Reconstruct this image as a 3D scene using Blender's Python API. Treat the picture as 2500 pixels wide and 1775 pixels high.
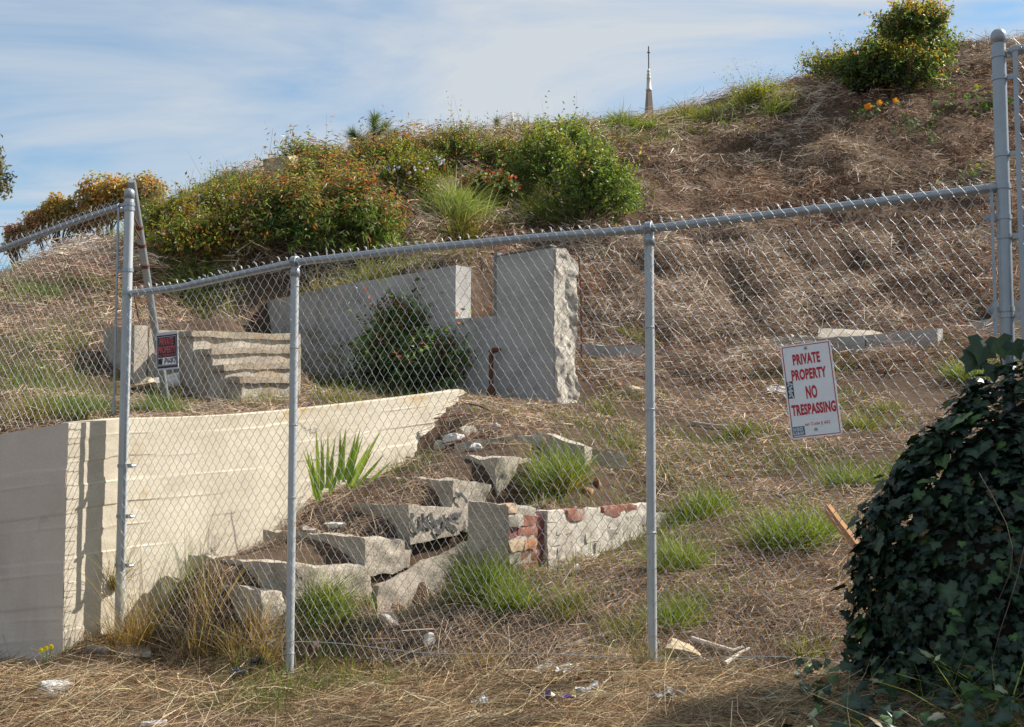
import bpy, math, random
import numpy as np
from mathutils import Matrix, Vector
rng = np.random.default_rng(7)
random.seed(7)
for o in list(bpy.data.objects): bpy.data.objects.remove(o)
scene = bpy.context.scene
COL = scene.collection

# ------------------------------------------------------------------ camera
CZ = 1.3; FPX = 2800.0; IW, IH = 2500.0, 1775.0
TH = math.radians(4.04); CT, ST = math.cos(TH), math.sin(TH)
cam_d = bpy.data.cameras.new('camera'); cam = bpy.data.objects.new('camera', cam_d); COL.objects.link(cam)
cam.location = (0, 0, CZ); cam.rotation_euler = (math.pi/2 + TH, 0, 0)
cam_d.sensor_width = 36.0; cam_d.lens = 36.0*FPX/IW; cam_d.clip_end = 2000; cam_d.clip_start = 0.05
scene.camera = cam

# ------------------------------------------------------------------ sky, sun, exposure
SUN_AZ = math.radians(20); SUN_EL = math.radians(40)     # azimuth from +X towards +Y
world = bpy.data.worlds.new('World'); scene.world = world; world.use_nodes = True
wn = world.node_tree; wn.nodes.clear()
def N(nt, t, **kw):
    n = nt.nodes.new(t)
    for k, v in kw.items(): setattr(n, k, v)
    return n
w_out = N(wn, 'ShaderNodeOutputWorld'); w_bg = N(wn, 'ShaderNodeBackground')
w_sky = N(wn, 'ShaderNodeTexSky'); w_sky.sky_type = 'NISHITA'; w_sky.sun_disc = False
w_sky.sun_elevation = SUN_EL; w_sky.sun_rotation = math.radians(90) - SUN_AZ
w_sky.air_density = 1.0; w_sky.dust_density = 0.6; w_sky.ozone_density = 1.0
w_tc = N(wn, 'ShaderNodeTexCoord'); w_sep = N(wn, 'ShaderNodeSeparateXYZ')
wn.links.new(w_tc.outputs['Generated'], w_sep.inputs[0])
# thin cirrus laid out on a flat layer overhead: direction / (height + 0.25)
w_add = N(wn, 'ShaderNodeMath', operation='ADD'); w_add.inputs[1].default_value = 0.22
w_max = N(wn, 'ShaderNodeMath', operation='MAXIMUM'); w_max.inputs[1].default_value = 0.05
wn.links.new(w_sep.outputs[2], w_add.inputs[0]); wn.links.new(w_add.outputs[0], w_max.inputs[0])
w_div = N(wn, 'ShaderNodeVectorMath', operation='DIVIDE')
w_cmb = N(wn, 'ShaderNodeCombineXYZ')
for i in range(3): wn.links.new(w_max.outputs[0], w_cmb.inputs[i])
wn.links.new(w_tc.outputs['Generated'], w_div.inputs[0]); wn.links.new(w_cmb.outputs[0], w_div.inputs[1])
w_map = N(wn, 'ShaderNodeMapping'); w_map.inputs['Rotation'].default_value = (0, 0, math.radians(14))
w_map.inputs['Scale'].default_value = (0.75, 1.9, 0.0); w_map.inputs['Location'].default_value = (5.3, 2.2, 0)
wn.links.new(w_div.outputs[0], w_map.inputs[0])
w_no = N(wn, 'ShaderNodeTexNoise'); w_no.inputs['Scale'].default_value = 1.25; w_no.inputs['Detail'].default_value = 6
w_no.inputs['Roughness'].default_value = 0.58; w_no.inputs['Distortion'].default_value = 0.9
wn.links.new(w_map.outputs[0], w_no.inputs['Vector'])
w_rp = N(wn, 'ShaderNodeValToRGB'); w_rp.color_ramp.elements[0].position = 0.36; w_rp.color_ramp.elements[1].position = 0.62
w_rp.color_ramp.elements[0].color = (0.22, 0.22, 0.22, 1); w_rp.color_ramp.elements[1].color = (0.95, 0.95, 0.95, 1)
wn.links.new(w_no.outputs['Fac'], w_rp.inputs[0])
w_mul = N(wn, 'ShaderNodeMixRGB', blend_type='MULTIPLY'); w_mul.inputs[0].default_value = 1.0; w_mul.inputs[2].default_value = (0.90, 1.50, 1.75, 1); wn.links.new(w_sky.outputs[0], w_mul.inputs[1])   # milky, hazier blue
w_mix = N(wn, 'ShaderNodeMixRGB'); w_mix.inputs[2].default_value = (7.3, 7.75, 8.2, 1)
wn.links.new(w_rp.outputs[0], w_mix.inputs[0]); wn.links.new(w_mul.outputs[0], w_mix.inputs[1])
wn.links.new(w_mix.outputs[0], w_bg.inputs[0]); wn.links.new(w_bg.outputs[0], w_out.inputs[0])
w_bg.inputs[1].default_value = 0.05

sun_d = bpy.data.lights.new('sun', 'SUN'); sun = bpy.data.objects.new('sun', sun_d); COL.objects.link(sun)
sun_d.energy = 5.0; sun_d.angle = math.radians(0.5); sun_d.color = (1.0, 0.94, 0.85)
SV = Vector((math.cos(SUN_AZ)*math.cos(SUN_EL), math.sin(SUN_AZ)*math.cos(SUN_EL), math.sin(SUN_EL)))
sun.rotation_euler = SV.to_track_quat('Z', 'Y').to_euler(); sun.location = SV*30
vs = scene.view_settings; vs.view_transform = 'Standard'; vs.look = 'None'; vs.exposure = 0.85; vs.gamma = 1.0; vs.use_curve_mapping = False
scene.render.engine = 'CYCLES'
scene.cycles.max_bounces = 6; scene.cycles.diffuse_bounces = 3; scene.cycles.transparent_max_bounces = 8

# ------------------------------------------------------------------ pixel helpers (2500 x 1775 photograph)
def ray(px, py):
    u = (px - IW/2)/FPX; v = (IH/2 - py)/FPX
    return np.array([u, CT - v*ST, ST + v*CT])
CAM = np.array([0, 0, CZ])
def P(px, py, d): return CAM + ray(px, py)*d
def on_plane(px, py, p0, dirn):
    """point where the ray meets the vertical plane through p0 along horizontal dirn"""
    n = np.array([dirn[1], -dirn[0], 0.0]); r = ray(px, py)
    t = ((np.array([p0[0], p0[1], 0]) - CAM)@n)/(r@n)
    return CAM + r*t
def proj(p):
    p = np.asarray(p, float) - CAM
    zc = p[..., 1]*CT + p[..., 2]*ST; yc = -p[..., 1]*ST + p[..., 2]*CT
    zc = np.maximum(zc, 1e-3)
    return IW/2 + FPX*p[..., 0]/zc, IH/2 - FPX*yc/zc, zc
def FD(px): return 134.4/(17.5 + 0.00346*px)          # depth of the fence line
WD = np.array([0.62, 0.78]); WD = WD/np.linalg.norm(WD) # stair / side wall direction
WNV = np.array([WD[1], -WD[0]])                         # its sunny normal
FV = np.array([0.915, -0.404]); FV = FV/np.linalg.norm(FV)  # street line direction
FN = np.array([FV[1], -FV[0]])                          # towards the camera
WA = np.array([-2.485, 7.307]); SB = np.array([-0.94, 7.5])

# ------------------------------------------------------------------ noise
def _h(ix, iy, iz, s):
    h = (ix.astype(np.int64)*374761393 + iy.astype(np.int64)*668265263 + iz.astype(np.int64)*2147483647 + s*974634777) & 0xffffffff
    h = ((h ^ (h >> 13))*1274126177) & 0xffffffff
    return ((h ^ (h >> 16)) & 0xffff)/65535.0
def vnoise(p, s=0):
    p = np.asarray(p, float); i = np.floor(p); f = p - i; f = f*f*(3 - 2*f); i = i.astype(np.int64)
    r = 0
    for a in (0, 1):
        for b in (0, 1):
            for c in (0, 1):
                w = (f[..., 0] if a else 1-f[..., 0])*(f[..., 1] if b else 1-f[..., 1])*(f[..., 2] if c else 1-f[..., 2])
                r = r + w*_h(i[..., 0]+a, i[..., 1]+b, i[..., 2]+c, s)
    return r*2 - 1
def fbm(p, s=0, o=3):
    r = 0; a = 1.0
    for k in range(o): r = r + a*vnoise(np.asarray(p)*(2.0**k), s+k*17); a *= 0.5
    return r
def fbm3(p, s=0, o=3): return np.stack([fbm(p, s, o), fbm(p, s+101, o), fbm(p, s+202, o)], -1)

# ------------------------------------------------------------------ mesh helpers
def wloc(o):
    v = np.zeros(3)
    while o is not None: v += np.array(o.location); o = o.parent
    return v
def mesh_data(name, V, F, mat, col=None, smooth='auto'):
    me = bpy.data.meshes.new(name)
    V = np.ascontiguousarray(V, dtype=np.float32)
    me.vertices.add(len(V)); me.vertices.foreach_set('co', V.ravel())
    if not isinstance(F, (list, tuple)): F = [F]
    F = [np.asarray(f, dtype=np.int32) for f in F if len(f)]
    nl = sum(f.size for f in F); npoly = sum(len(f) for f in F)
    me.loops.add(nl); me.loops.foreach_set('vertex_index', np.concatenate([f.ravel() for f in F]))
    starts = []; off = 0
    for f in F:
        k = f.shape[1]; starts.append(off + np.arange(len(f), dtype=np.int32)*k); off += f.size
    me.polygons.add(npoly); me.polygons.foreach_set('loop_start', np.concatenate(starts).astype(np.int32))
    if smooth == 'auto': smooth = col is None and len(F) == 1 and F[0].shape[1] == 4 and len(F[0]) >= 30
    me.polygons.foreach_set('use_smooth', np.full(npoly, bool(smooth)))
    if col is not None:
        a = me.attributes.new('Col', 'FLOAT_COLOR', 'POINT')
        c = np.ones((len(V), 4), np.float32); c[:, :3] = col
        a.data.foreach_set('color', c.ravel())
    me.update(calc_edges=True)
    if mat is not None: me.materials.append(mat)
    return me
def add(name, V, F, mat, parent=None, col=None, smooth='auto', label=None, cat=None, group=None, kind=None, base=None):
    V = np.asarray(V, float)
    if parent is None:
        b = np.array(base) if base is not None else np.array([V[:, 0].mean(), V[:, 1].mean(), V[:, 2].min()])
    else: b = wloc(parent)
    o = bpy.data.objects.new(name, mesh_data(name, V - b, F, mat, col, smooth)); COL.objects.link(o)
    if parent is not None: o.parent = parent
    else: o.location = b
    tag(o, label, cat, group, kind); return o
def tag(o, label=None, cat=None, group=None, kind=None):
    if label: o['label'] = label
    if cat: o['category'] = cat
    if group: o['group'] = group
    if kind: o['kind'] = kind
    return o
def thing(name, label, cat, loc, group=None):
    o = bpy.data.objects.new(name, None); COL.objects.link(o); o.location = tuple(float(a) for a in loc)
    o.empty_display_size = 0.2
    return tag(o, label, cat, group)
class MB:
    """collects pieces of ONE mesh"""
    def __init__(s): s.V = []; s.Q = []; s.T = []; s.C = []; s.n = 0
    def put(s, V, F, c=None):
        V = np.asarray(V, float).reshape(-1, 3); F = np.asarray(F)
        s.V.append(V); (s.Q if F.shape[1] == 4 else s.T).append(F + s.n)
        s.C.append(np.ones((len(V), 3))*0.5 if c is None else np.broadcast_to(np.asarray(c, float), (len(V), 3)))
        s.n += len(V); return s
    def build(s, name, mat, parent=None, **kw):
        F = []
        if s.Q: F.append(np.concatenate(s.Q))
        if s.T: F.append(np.concatenate(s.T))
        return add(name, np.concatenate(s.V), F, mat, parent, col=np.concatenate(s.C), **kw)
def surf(pos, nu=4, nv=4, nw=1):
    """closed box surface of a mapping pos(u,v,w) -> xyz, each side gridded"""
    Vs = []; Fs = []; n = 0
    def face(a, b, f, flip):
        nonlocal n
        A, B = np.meshgrid(np.linspace(0, 1, a+1), np.linspace(0, 1, b+1), indexing='ij')
        V = pos(*f(A.ravel(), B.ravel()))
        i, j = np.meshgrid(np.arange(a), np.arange(b), indexing='ij')
        k = (i*(b+1)+j).ravel(); F = np.stack([k, k+b+1, k+b+2, k+1], 1)
        if flip: F = F[:, ::-1]
        Vs.append(V); Fs.append(F + n); n += len(V)
    z = lambda A: np.zeros_like(A); o = lambda A: np.ones_like(A)
    face(nu, nv, lambda A, B: (A, B, z(A)), False); face(nu, nv, lambda A, B: (A, B, o(A)), True)
    face(nu, nw, lambda A, B: (A, z(A), B), True); face(nu, nw, lambda A, B: (A, o(A), B), False)
    face(nv, nw, lambda A, B: (z(A), A, B), False); face(nv, nw, lambda A, B: (o(A), A, B), True)
    return np.concatenate(Vs), np.concatenate(Fs)
def hexa(fr, bk, nu=6, nv=6, nw=3, rough=0.006, freq=6.0, seed=0, round_=0.0):
    """block from front quad [bl, br, tr, tl] and back quad, with rough displaced sides and worn edges"""
    fr = np.asarray(fr, float); bk = np.asarray(bk, float); c = (fr.mean(0)+bk.mean(0))/2
    def pos(u, v, w):
        u = u[:, None]; v = v[:, None]; w = w[:, None]
        f = (1-u)*(1-v)*fr[0] + u*(1-v)*fr[1] + u*v*fr[2] + (1-u)*v*fr[3]
        b = (1-u)*(1-v)*bk[0] + u*(1-v)*bk[1] + u*v*bk[2] + (1-u)*v*bk[3]
        p = f*(1-w) + b*w
        if round_:
            e = (np.abs(u-.5) > .499).astype(float) + (np.abs(v-.5) > .499) + (np.abs(w-.5) > .499)
            p = np.where(e >= 2, c + (p-c)*(1 - round_*(e-1)), p)
        return p + rough*fbm3(p*freq, seed)
    return surf(pos, nu, nv, nw)
def box(c, ax, ay, az, sx, sy, sz, **kw):
    """hexa centred at c with unit axes and full sizes; front = -ay side"""
    c = np.asarray(c, float); X = np.asarray(ax, float)*sx/2; Y = np.asarray(ay, float)*sy/2; Z = np.asarray(az, float)*sz/2
    fr = [c-X-Y-Z, c+X-Y-Z, c+X-Y+Z, c-X-Y+Z]; bk = [c-X+Y-Z, c+X+Y-Z, c+X+Y+Z, c-X+Y+Z]
    return hexa(fr, bk, **kw)
def tube(pts, rad, sides=8, cap=True):
    pts = np.asarray(pts, float); n = len(pts); rad = np.broadcast_to(np.asarray(rad, float), (n,))
    T = np.gradient(pts, axis=0); T /= np.linalg.norm(T, axis=1)[:, None] + 1e-12
    ref = np.array([0, 0, 1.0]) if abs(T[:, 2]).mean() < 0.8 else np.array([1.0, 0, 0])
    A = np.cross(T, ref); A /= np.linalg.norm(A, axis=1)[:, None] + 1e-12; B = np.cross(T, A)
    a = np.linspace(0, 2*np.pi, sides, endpoint=False)
    V = pts[:, None] + rad[:, None, None]*(np.cos(a)[None, :, None]*A[:, None] + np.sin(a)[None, :, None]*B[:, None])
    i, j = np.meshgrid(np.arange(n-1), np.arange(sides), indexing='ij'); j2 = (j+1) % sides
    F = np.stack([i*sides+j, i*sides+j2, (i+1)*sides+j2, (i+1)*sides+j], -1).reshape(-1, 4)
    V = V.reshape(-1, 3)
    if cap:
        V = np.concatenate([V, pts[:1], pts[-1:]]); m = n*sides
        jj = np.arange(sides); k2 = (jj+1) % sides
        c0 = np.stack([np.full(sides, m), jj, jj, k2], 1)[:, [0, 3, 1]]; c1 = np.stack([np.full(sides, m+1), (n-1)*sides+jj, (n-1)*sides+k2], 1)
        return V, [F, np.concatenate([c0, c1])]
    return V, [F]
def tubes(paths, N_, rad, sides=4):
    """many equal-length tubes at once: paths (k,n,3), N_ reference normal"""
    k, n, _ = paths.shape
    T = np.gradient(paths, axis=1); T /= np.linalg.norm(T, axis=2)[..., None] + 1e-12
    A = np.cross(T, N_); A /= np.linalg.norm(A, axis=2)[..., None] + 1e-12; B = np.cross(T, A)
    a = np.linspace(0, 2*np.pi, sides, endpoint=False) + 0.4
    V = paths[:, :, None] + rad*(np.cos(a)[:, None]*A[:, :, None] + np.sin(a)[:, None]*B[:, :, None])
    K, I, J = np.meshgrid(np.arange(k), np.arange(n-1), np.arange(sides), indexing='ij'); J2 = (J+1) % sides
    b = K*n*sides
    F = np.stack([b+I*sides+J, b+I*sides+J2, b+(I+1)*sides+J2, b+(I+1)*sides+J], -1)
    return V.reshape(-1, 3), F     # F (k,n-1,sides,4)
def unit(v): return v/(np.linalg.norm(v, axis=-1, keepdims=True) + 1e-12)
def blades(p, d, L, W, bend, nseg=3, taper=0.85, side=None):
    """grass blades / stalks: base p, direction d, quadratic bend; returns V, F(quads), repeat count"""
    n = len(p); u = np.linspace(0, 1, nseg+1)
    c = p[:, None] + d[:, None]*(L[:, None]*u)[..., None] + bend[:, None]*(L[:, None]*u**2)[..., None]
    if side is None:
        r = rng.normal(size=(n, 3)); side = unit(np.cross(d, r))
    wv = (W[:, None]*(1 - taper*u**1.5))[..., None]*0.5
    V = np.stack([c - side[:, None]*wv, c + side[:, None]*wv], 2)   # n, nseg+1, 2, 3
    m = 2*(nseg+1); b = (np.arange(n)*m)[:, None]; k = np.arange(nseg)[None]*2
    F = np.stack([b+k, b+k+1, b+k+3, b+k+2], -1).reshape(-1, 4)
    return V.reshape(-1, 3), F, m
def leaves(p, d, nrm, L, W, fold=0.25):
    """simple pointed leaves of two folded triangles: base p, direction d, face normal nrm"""
    s = unit(np.cross(d, nrm)); nn = np.cross(s, d)
    L = L[:, None]; W = W[:, None]
    mid = p + d*L*0.42
    V = np.stack([p, mid - s*W*0.5 + nn*W*fold, p + d*L - nn*L*0.08, mid + s*W*0.5 + nn*W*fold], 1)
    b = np.arange(len(p))[:, None]*4
    F = np.concatenate([b + np.array([0, 2, 1]), b + np.array([0, 3, 2])])
    return V.reshape(-1, 3), F, 4
def rand_dirs(n): return unit(rng.normal(size=(n, 3)))
def pick(pal, n, w=None, jit=0.18):
    pal = np.array(pal); w = None if w is None else np.array(w)/np.sum(w)
    c = pal[rng.choice(len(pal), n, p=w)]
    return np.clip(c*(1 + rng.normal(size=(n, 1))*jit)*(1 + rng.normal(size=(n, 3))*0.05), 0.004, 0.9)

# ------------------------------------------------------------------ materials
def new_mat(name):
    m = bpy.data.materials.new(name); m.use_nodes = True; nt = m.node_tree; nt.nodes.clear()
    out = N(nt, 'ShaderNodeOutputMaterial'); b = N(nt, 'ShaderNodeBsdfPrincipled')
    nt.links.new(b.outputs[0], out.inputs[0]); return m, nt, b, out
def noise_node(nt, scale, detail=5, rough=0.6, vec=None, dist=0):
    n = N(nt, 'ShaderNodeTexNoise'); n.inputs['Scale'].default_value = scale; n.inputs['Detail'].default_value = detail
    n.inputs['Roughness'].default_value = rough; n.inputs['Distortion'].default_value = dist
    if vec is not None: nt.links.new(vec, n.inputs['Vector'])
    return n
def ramp(nt, fac, stops):
    r = N(nt, 'ShaderNodeValToRGB'); e = r.color_ramp.elements
    while len(e) < len(stops): e.new(0.5)
    for k, (p, c) in enumerate(stops):
        e[k].position = p; e[k].color = (*c, 1) if len(c) == 3 else c
    nt.links.new(fac, r.inputs[0]); return r
def mixc(nt, fac, a, b, mode='MIX'):
    m = N(nt, 'ShaderNodeMixRGB', blend_type=mode)
    for i, s in ((0, fac), (1, a), (2, b)):
        if isinstance(s, (int, float)): m.inputs[i].default_value = s
        elif isinstance(s, tuple): m.inputs[i].default_value = (*s, 1)
        else: nt.links.new(s, m.inputs[i])
    return m.outputs[0]
def concrete(name, c1, c2, stain=(0.12, 0.10, 0.08), stain_amt=0.5, rough=0.9, bump=0.35, scale=3.0, speck=0.35, streak=(1, 1, 1), moss=None, moss_amt=0.0, crack=0.75):
    m, nt, b, out = new_mat(name)
    tc = N(nt, 'ShaderNodeTexCoord'); mp = N(nt, 'ShaderNodeMapping'); mp.inputs['Scale'].default_value = streak
    nt.links.new(tc.outputs['Object'], mp.inputs[0])
    v = tc.outputs['Object']
    n1 = noise_node(nt, scale, 6, 0.65, v, 0.4)
    r1 = ramp(nt, n1.outputs['Fac'], [(0.32, c1), (0.68, c2)])
    n2 = noise_node(nt, scale*0.7, 8, 0.7, mp.outputs[0], 0.6)
    r2 = ramp(nt, n2.outputs['Fac'], [(0.52, (0, 0, 0)), (0.74, (1, 1, 1))])
    sm = N(nt, 'ShaderNodeMath', operation='MULTIPLY'); sm.inputs[1].default_value = stain_amt; nt.links.new(r2.outputs[0], sm.inputs[0])
    c = mixc(nt, sm.outputs[0], r1.outputs[0], stain)
    n3 = noise_node(nt, 90, 3, 0.7, v)
    r3 = ramp(nt, n3.outputs['Fac'], [(0.30, (1-speck,)*3), (0.52, (1, 1, 1)), (0.75, (1+speck*0.3,)*3)])
    c = mixc(nt, 1.0, c, r3.outputs[0], 'MULTIPLY')
    vo = N(nt, 'ShaderNodeTexVoronoi', feature='DISTANCE_TO_EDGE'); vo.inputs['Scale'].default_value = scale*0.55
    nw_ = noise_node(nt, scale*2.5, 5, 0.7, v); wv = mixc(nt, 0.25, v, nw_.outputs['Color']); nt.links.new(wv, vo.inputs['Vector'])
    rc = ramp(nt, vo.outputs['Distance'], [(0.0, (crack,)*3), (0.012, (0, 0, 0))]); nm_ = noise_node(nt, scale*0.4, 3, 0.6, v); rm_ = ramp(nt, nm_.outputs['Fac'], [(0.5, (0, 0, 0)), (0.6, (1, 1, 1))])
    c = mixc(nt, mixc(nt, 1.0, rc.outputs[0], rm_.outputs[0], 'MULTIPLY'), c, (0.05, 0.04, 0.03))
    if moss is not None:
        n5 = noise_node(nt, 5.0, 7, 0.7, v); r5 = ramp(nt, n5.outputs['Fac'], [(0.5, (0, 0, 0)), (0.66, (moss_amt,)*3)])
        at = N(nt, 'ShaderNodeAttribute', attribute_name='Col'); sp = N(nt, 'ShaderNodeSeparateColor'); nt.links.new(at.outputs['Color'], sp.inputs[0])
        mm = N(nt, 'ShaderNodeMath', operation='MULTIPLY'); nt.links.new(r5.outputs[0], mm.inputs[0]); nt.links.new(sp.outputs[0], mm.inputs[1])
        c = mixc(nt, mm.outputs[0], c, moss)
    nt.links.new(c, b.inputs['Base Color']); b.inputs['Roughness'].default_value = rough; b.inputs['Specular IOR Level'].default_value = 0.25
    n4 = noise_node(nt, 35, 8, 0.75, v); bp = N(nt, 'ShaderNodeBump'); bp.inputs['Strength'].default_value = bump; bp.inputs['Distance'].default_value = 0.02
    nt.links.new(n4.outputs['Fac'], bp.inputs['Height']); nt.links.new(bp.outputs[0], b.inputs['Normal'])
    return m
def attr_mat(name, rough=0.6, spec=0.3, transl=0.0, tint=(1.15, 1.2, 0.6)):
    m, nt, b, out = new_mat(name)
    at = N(nt, 'ShaderNodeAttribute', attribute_name='Col')
    nt.links.new(at.outputs['Color'], b.inputs['Base Color']); b.inputs['Roughness'].default_value = rough; b.inputs['Specular IOR Level'].default_value = spec
    if transl:
        t = N(nt, 'ShaderNodeBsdfTranslucent'); c = mixc(nt, 1.0, at.outputs['Color'], tint, 'MULTIPLY'); nt.links.new(c, t.inputs[0])
        mx = N(nt, 'ShaderNodeMixShader'); mx.inputs[0].default_value = transl
        nt.links.new(b.outputs[0], mx.inputs[1]); nt.links.new(t.outputs[0], mx.inputs[2]); nt.links.new(mx.outputs[0], out.inputs[0])
    return m
def plain(name, c, rough=0.6, metal=0.0, spec=0.4, var=0.15, scale=12.0, bump=0.0, c2=None, v2=0.0):
    m, nt, b, out = new_mat(name); tc = N(nt, 'ShaderNodeTexCoord')
    n1 = noise_node(nt, scale, 6, 0.65, tc.outputs['Object'])
    lo = tuple(max(0, x*(1-var)) for x in c); hi = tuple(min(1, x*(1+var)) for x in c)
    r1 = ramp(nt, n1.outputs['Fac'], [(0.3, lo), (0.7, hi)]); cc = r1.outputs[0]
    if c2 is not None:
        n2 = noise_node(nt, scale*0.6, 8, 0.75, tc.outputs['Object'], 0.5); r2 = ramp(nt, n2.outputs['Fac'], [(0.5, (0, 0, 0)), (0.62, (v2,)*3)])
        cc = mixc(nt, r2.outputs[0], cc, c2)
    nt.links.new(cc, b.inputs['Base Color']); b.inputs['Roughness'].default_value = rough; b.inputs['Metallic'].default_value = metal; b.inputs['Specular IOR Level'].default_value = spec
    if bump:
        n4 = noise_node(nt, scale*4, 6, 0.7, tc.outputs['Object']); bp = N(nt, 'ShaderNodeBump'); bp.inputs['Strength'].default_value = bump; bp.inputs['Distance'].default_value = 0.01
        nt.links.new(n4.outputs['Fac'], bp.inputs['Height']); nt.links.new(bp.outputs[0], b.inputs['Normal'])
    return m
M = dict(
    beige=concrete('beige_concrete', (0.52, 0.455, 0.35), (0.66, 0.59, 0.475), (0.38, 0.31, 0.215), 0.5, bump=0.18, scale=2.0, speck=0.16, streak=(1, 1, 2.2), moss=(0.42, 0.26, 0.07), moss_amt=0.75),
    paint=concrete('painted_beige_concrete', (0.58, 0.485, 0.405), (0.66, 0.56, 0.47), (0.38, 0.31, 0.255), 0.45, bump=0.22, scale=1.6, speck=0.10, streak=(2.5, 2.5, 0.5)),
    grey=concrete('grey_concrete', (0.31, 0.295, 0.28), (0.47, 0.45, 0.42), (0.17, 0.16, 0.145), 0.75, bump=0.35, scale=2.2, speck=0.18, moss=(0.22, 0.15, 0.03), moss_amt=0.9),
    broken=concrete('broken_aggregate_concrete', (0.44, 0.39, 0.32), (0.62, 0.57, 0.49), (0.16, 0.14, 0.12), 0.55, bump=1.0, scale=9.0, speck=0.5),
    weather=concrete('weathered_concrete', (0.35, 0.30, 0.235), (0.55, 0.48, 0.385), (0.15, 0.115, 0.08), 0.8, bump=0.8, scale=6.0, speck=0.5),
    mossy=concrete('lichened_concrete', (0.34, 0.29, 0.23), (0.50, 0.44, 0.36), (0.32, 0.20, 0.06), 0.85, bump=0.7, scale=4.0, speck=0.35),
    tread=concrete('stained_treads', (0.30, 0.25, 0.19), (0.42, 0.35, 0.26), (0.36, 0.20, 0.05), 0.9, bump=0.8, scale=5.0, speck=0.45),
    white_brick=concrete('limewashed_brick', (0.44, 0.385, 0.31), (0.66, 0.615, 0.54), (0.27, 0.20, 0.145), 0.9, bump=0.7, scale=9.0, speck=0.35),
    mortar=concrete('crumbling_mortar', (0.34, 0.30, 0.25), (0.48, 0.43, 0.36), (0.22, 0.18, 0.13), 0.5, bump=0.8, scale=14.0, speck=0.5),
    rock=concrete('white_rock', (0.52, 0.50, 0.47), (0.70, 0.67, 0.62), (0.30, 0.27, 0.23), 0.6, bump=0.7, scale=8.0, speck=0.3),
    tanrock=concrete('tan_rock', (0.42, 0.32, 0.20), (0.60, 0.49, 0.34), (0.24, 0.17, 0.10), 0.6, bump=0.7, scale=8.0, speck=0.3),
    brick=plain('red_brick', (0.25, 0.095, 0.06), 0.9, var=0.35, scale=14, bump=0.8, c2=(0.46, 0.38, 0.31), v2=0.7),
    brick2=plain('orange_brick', (0.34, 0.15, 0.065), 0.9, var=0.35, scale=14, bump=0.8, c2=(0.50, 0.42, 0.33), v2=0.8),
    brick3=plain('dark_red_brick', (0.16, 0.05, 0.05), 0.9, var=0.3, scale=14, bump=0.8, c2=(0.34, 0.26, 0.24), v2=0.6),
    brick4=plain('buff_brick', (0.40, 0.30, 0.20), 0.9, var=0.3, scale=14, bump=0.8, c2=(0.40, 0.18, 0.10), v2=0.7),
    galv=plain('galvanised_pipe', (0.31, 0.34, 0.37), 0.42, 0.5, var=0.07, scale=22, bump=0.03, c2=(0.30, 0.32, 0.34), v2=0.25),
    galvp=plain('painted_galvanised_pipe', (0.42, 0.445, 0.46), 0.5, 0.3, var=0.06, scale=18, bump=0.03, c2=(0.36, 0.37, 0.38), v2=0.4),
    wire=plain('galvanised_wire', (0.42, 0.43, 0.44), 0.42, 0.4, var=0.12, scale=30),
    rust=plain('rusty_iron', (0.13, 0.05, 0.03), 0.85, 0.2, var=0.4, scale=40, bump=0.4, c2=(0.22, 0.09, 0.04), v2=0.8),
    wood=plain('grey_weathered_wood', (0.20, 0.19, 0.18), 0.85, var=0.35, scale=25, bump=0.4),
    lath=plain('brown_wood', (0.38, 0.19, 0.08), 0.8, var=0.25, scale=20, bump=0.3),
    bark=plain('bark', (0.11, 0.085, 0.065), 0.9, var=0.35, scale=14, bump=0.5),
    palewood=plain('bleached_wood', (0.48, 0.41, 0.33), 0.85, var=0.2, scale=16, bump=0.4),
    black=plain('black_plastic', (0.02, 0.02, 0.022), 0.4, var=0.2),
    signwhite=plain('white_sign_enamel', (0.80, 0.81, 0.82), 0.32, var=0.04, scale=9, c2=(0.66, 0.67, 0.68), v2=0.35),
    signred=plain('red_sign_ink', (0.50, 0.018, 0.035), 0.4, var=0.06),
    signpink=plain('faded_red_ink', (0.60, 0.10, 0.11), 0.5, var=0.12, scale=40),
    signblack=plain('black_sign_ink', (0.022, 0.018, 0.02), 0.4, var=0.1),
    signgrey=plain('lilac_grey_sign_edge', (0.55, 0.54, 0.60), 0.45, var=0.08),
    stickerdark=plain('dark_sticker', (0.035, 0.045, 0.055), 0.5, var=0.2),
    stickerblue=plain('blue_grey_sticker', (0.13, 0.20, 0.27), 0.5, var=0.2),
    stickerpale=plain('pale_sticker_ink', (0.52, 0.58, 0.62), 0.5, var=0.1),
    paintmark=plain('black_spray_paint', (0.06, 0.058, 0.055), 0.8, var=0.35, scale=60, c2=(0.25, 0.22, 0.19), v2=0.3),
    straw=attr_mat('dry_straw', 0.75, 0.12, 0.10, (1.1, 1.0, 0.8)),
    grass=attr_mat('grass_blades', 0.5, 0.3, 0.38, (1.25, 1.3, 0.45)),
    leaf=attr_mat('shrub_leaves', 0.45, 0.35, 0.42, (1.3, 1.25, 0.5)),
    ivy=attr_mat('ivy_leaves', 0.42, 0.32, 0.12, (1.2, 1.5, 0.4)),
    nast=attr_mat('round_leaves', 0.75, 0.1, 0.35, (1.2, 1.3, 0.5)),
    petal=attr_mat('petals', 0.6, 0.2, 0.35, (1, 1, 1)),
    attr=attr_mat('painted_bits', 0.7, 0.3),
    foil=attr_mat('shiny_wrapper', 0.25, 0.6),
    spire=plain('brown_spire_tiles', (0.27, 0.21, 0.17), 0.9, var=0.12, scale=1.2),
    spirewhite=plain('pale_spire_stone', (0.50, 0.48, 0.44), 0.8, var=0.08, scale=1.2),
)

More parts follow.
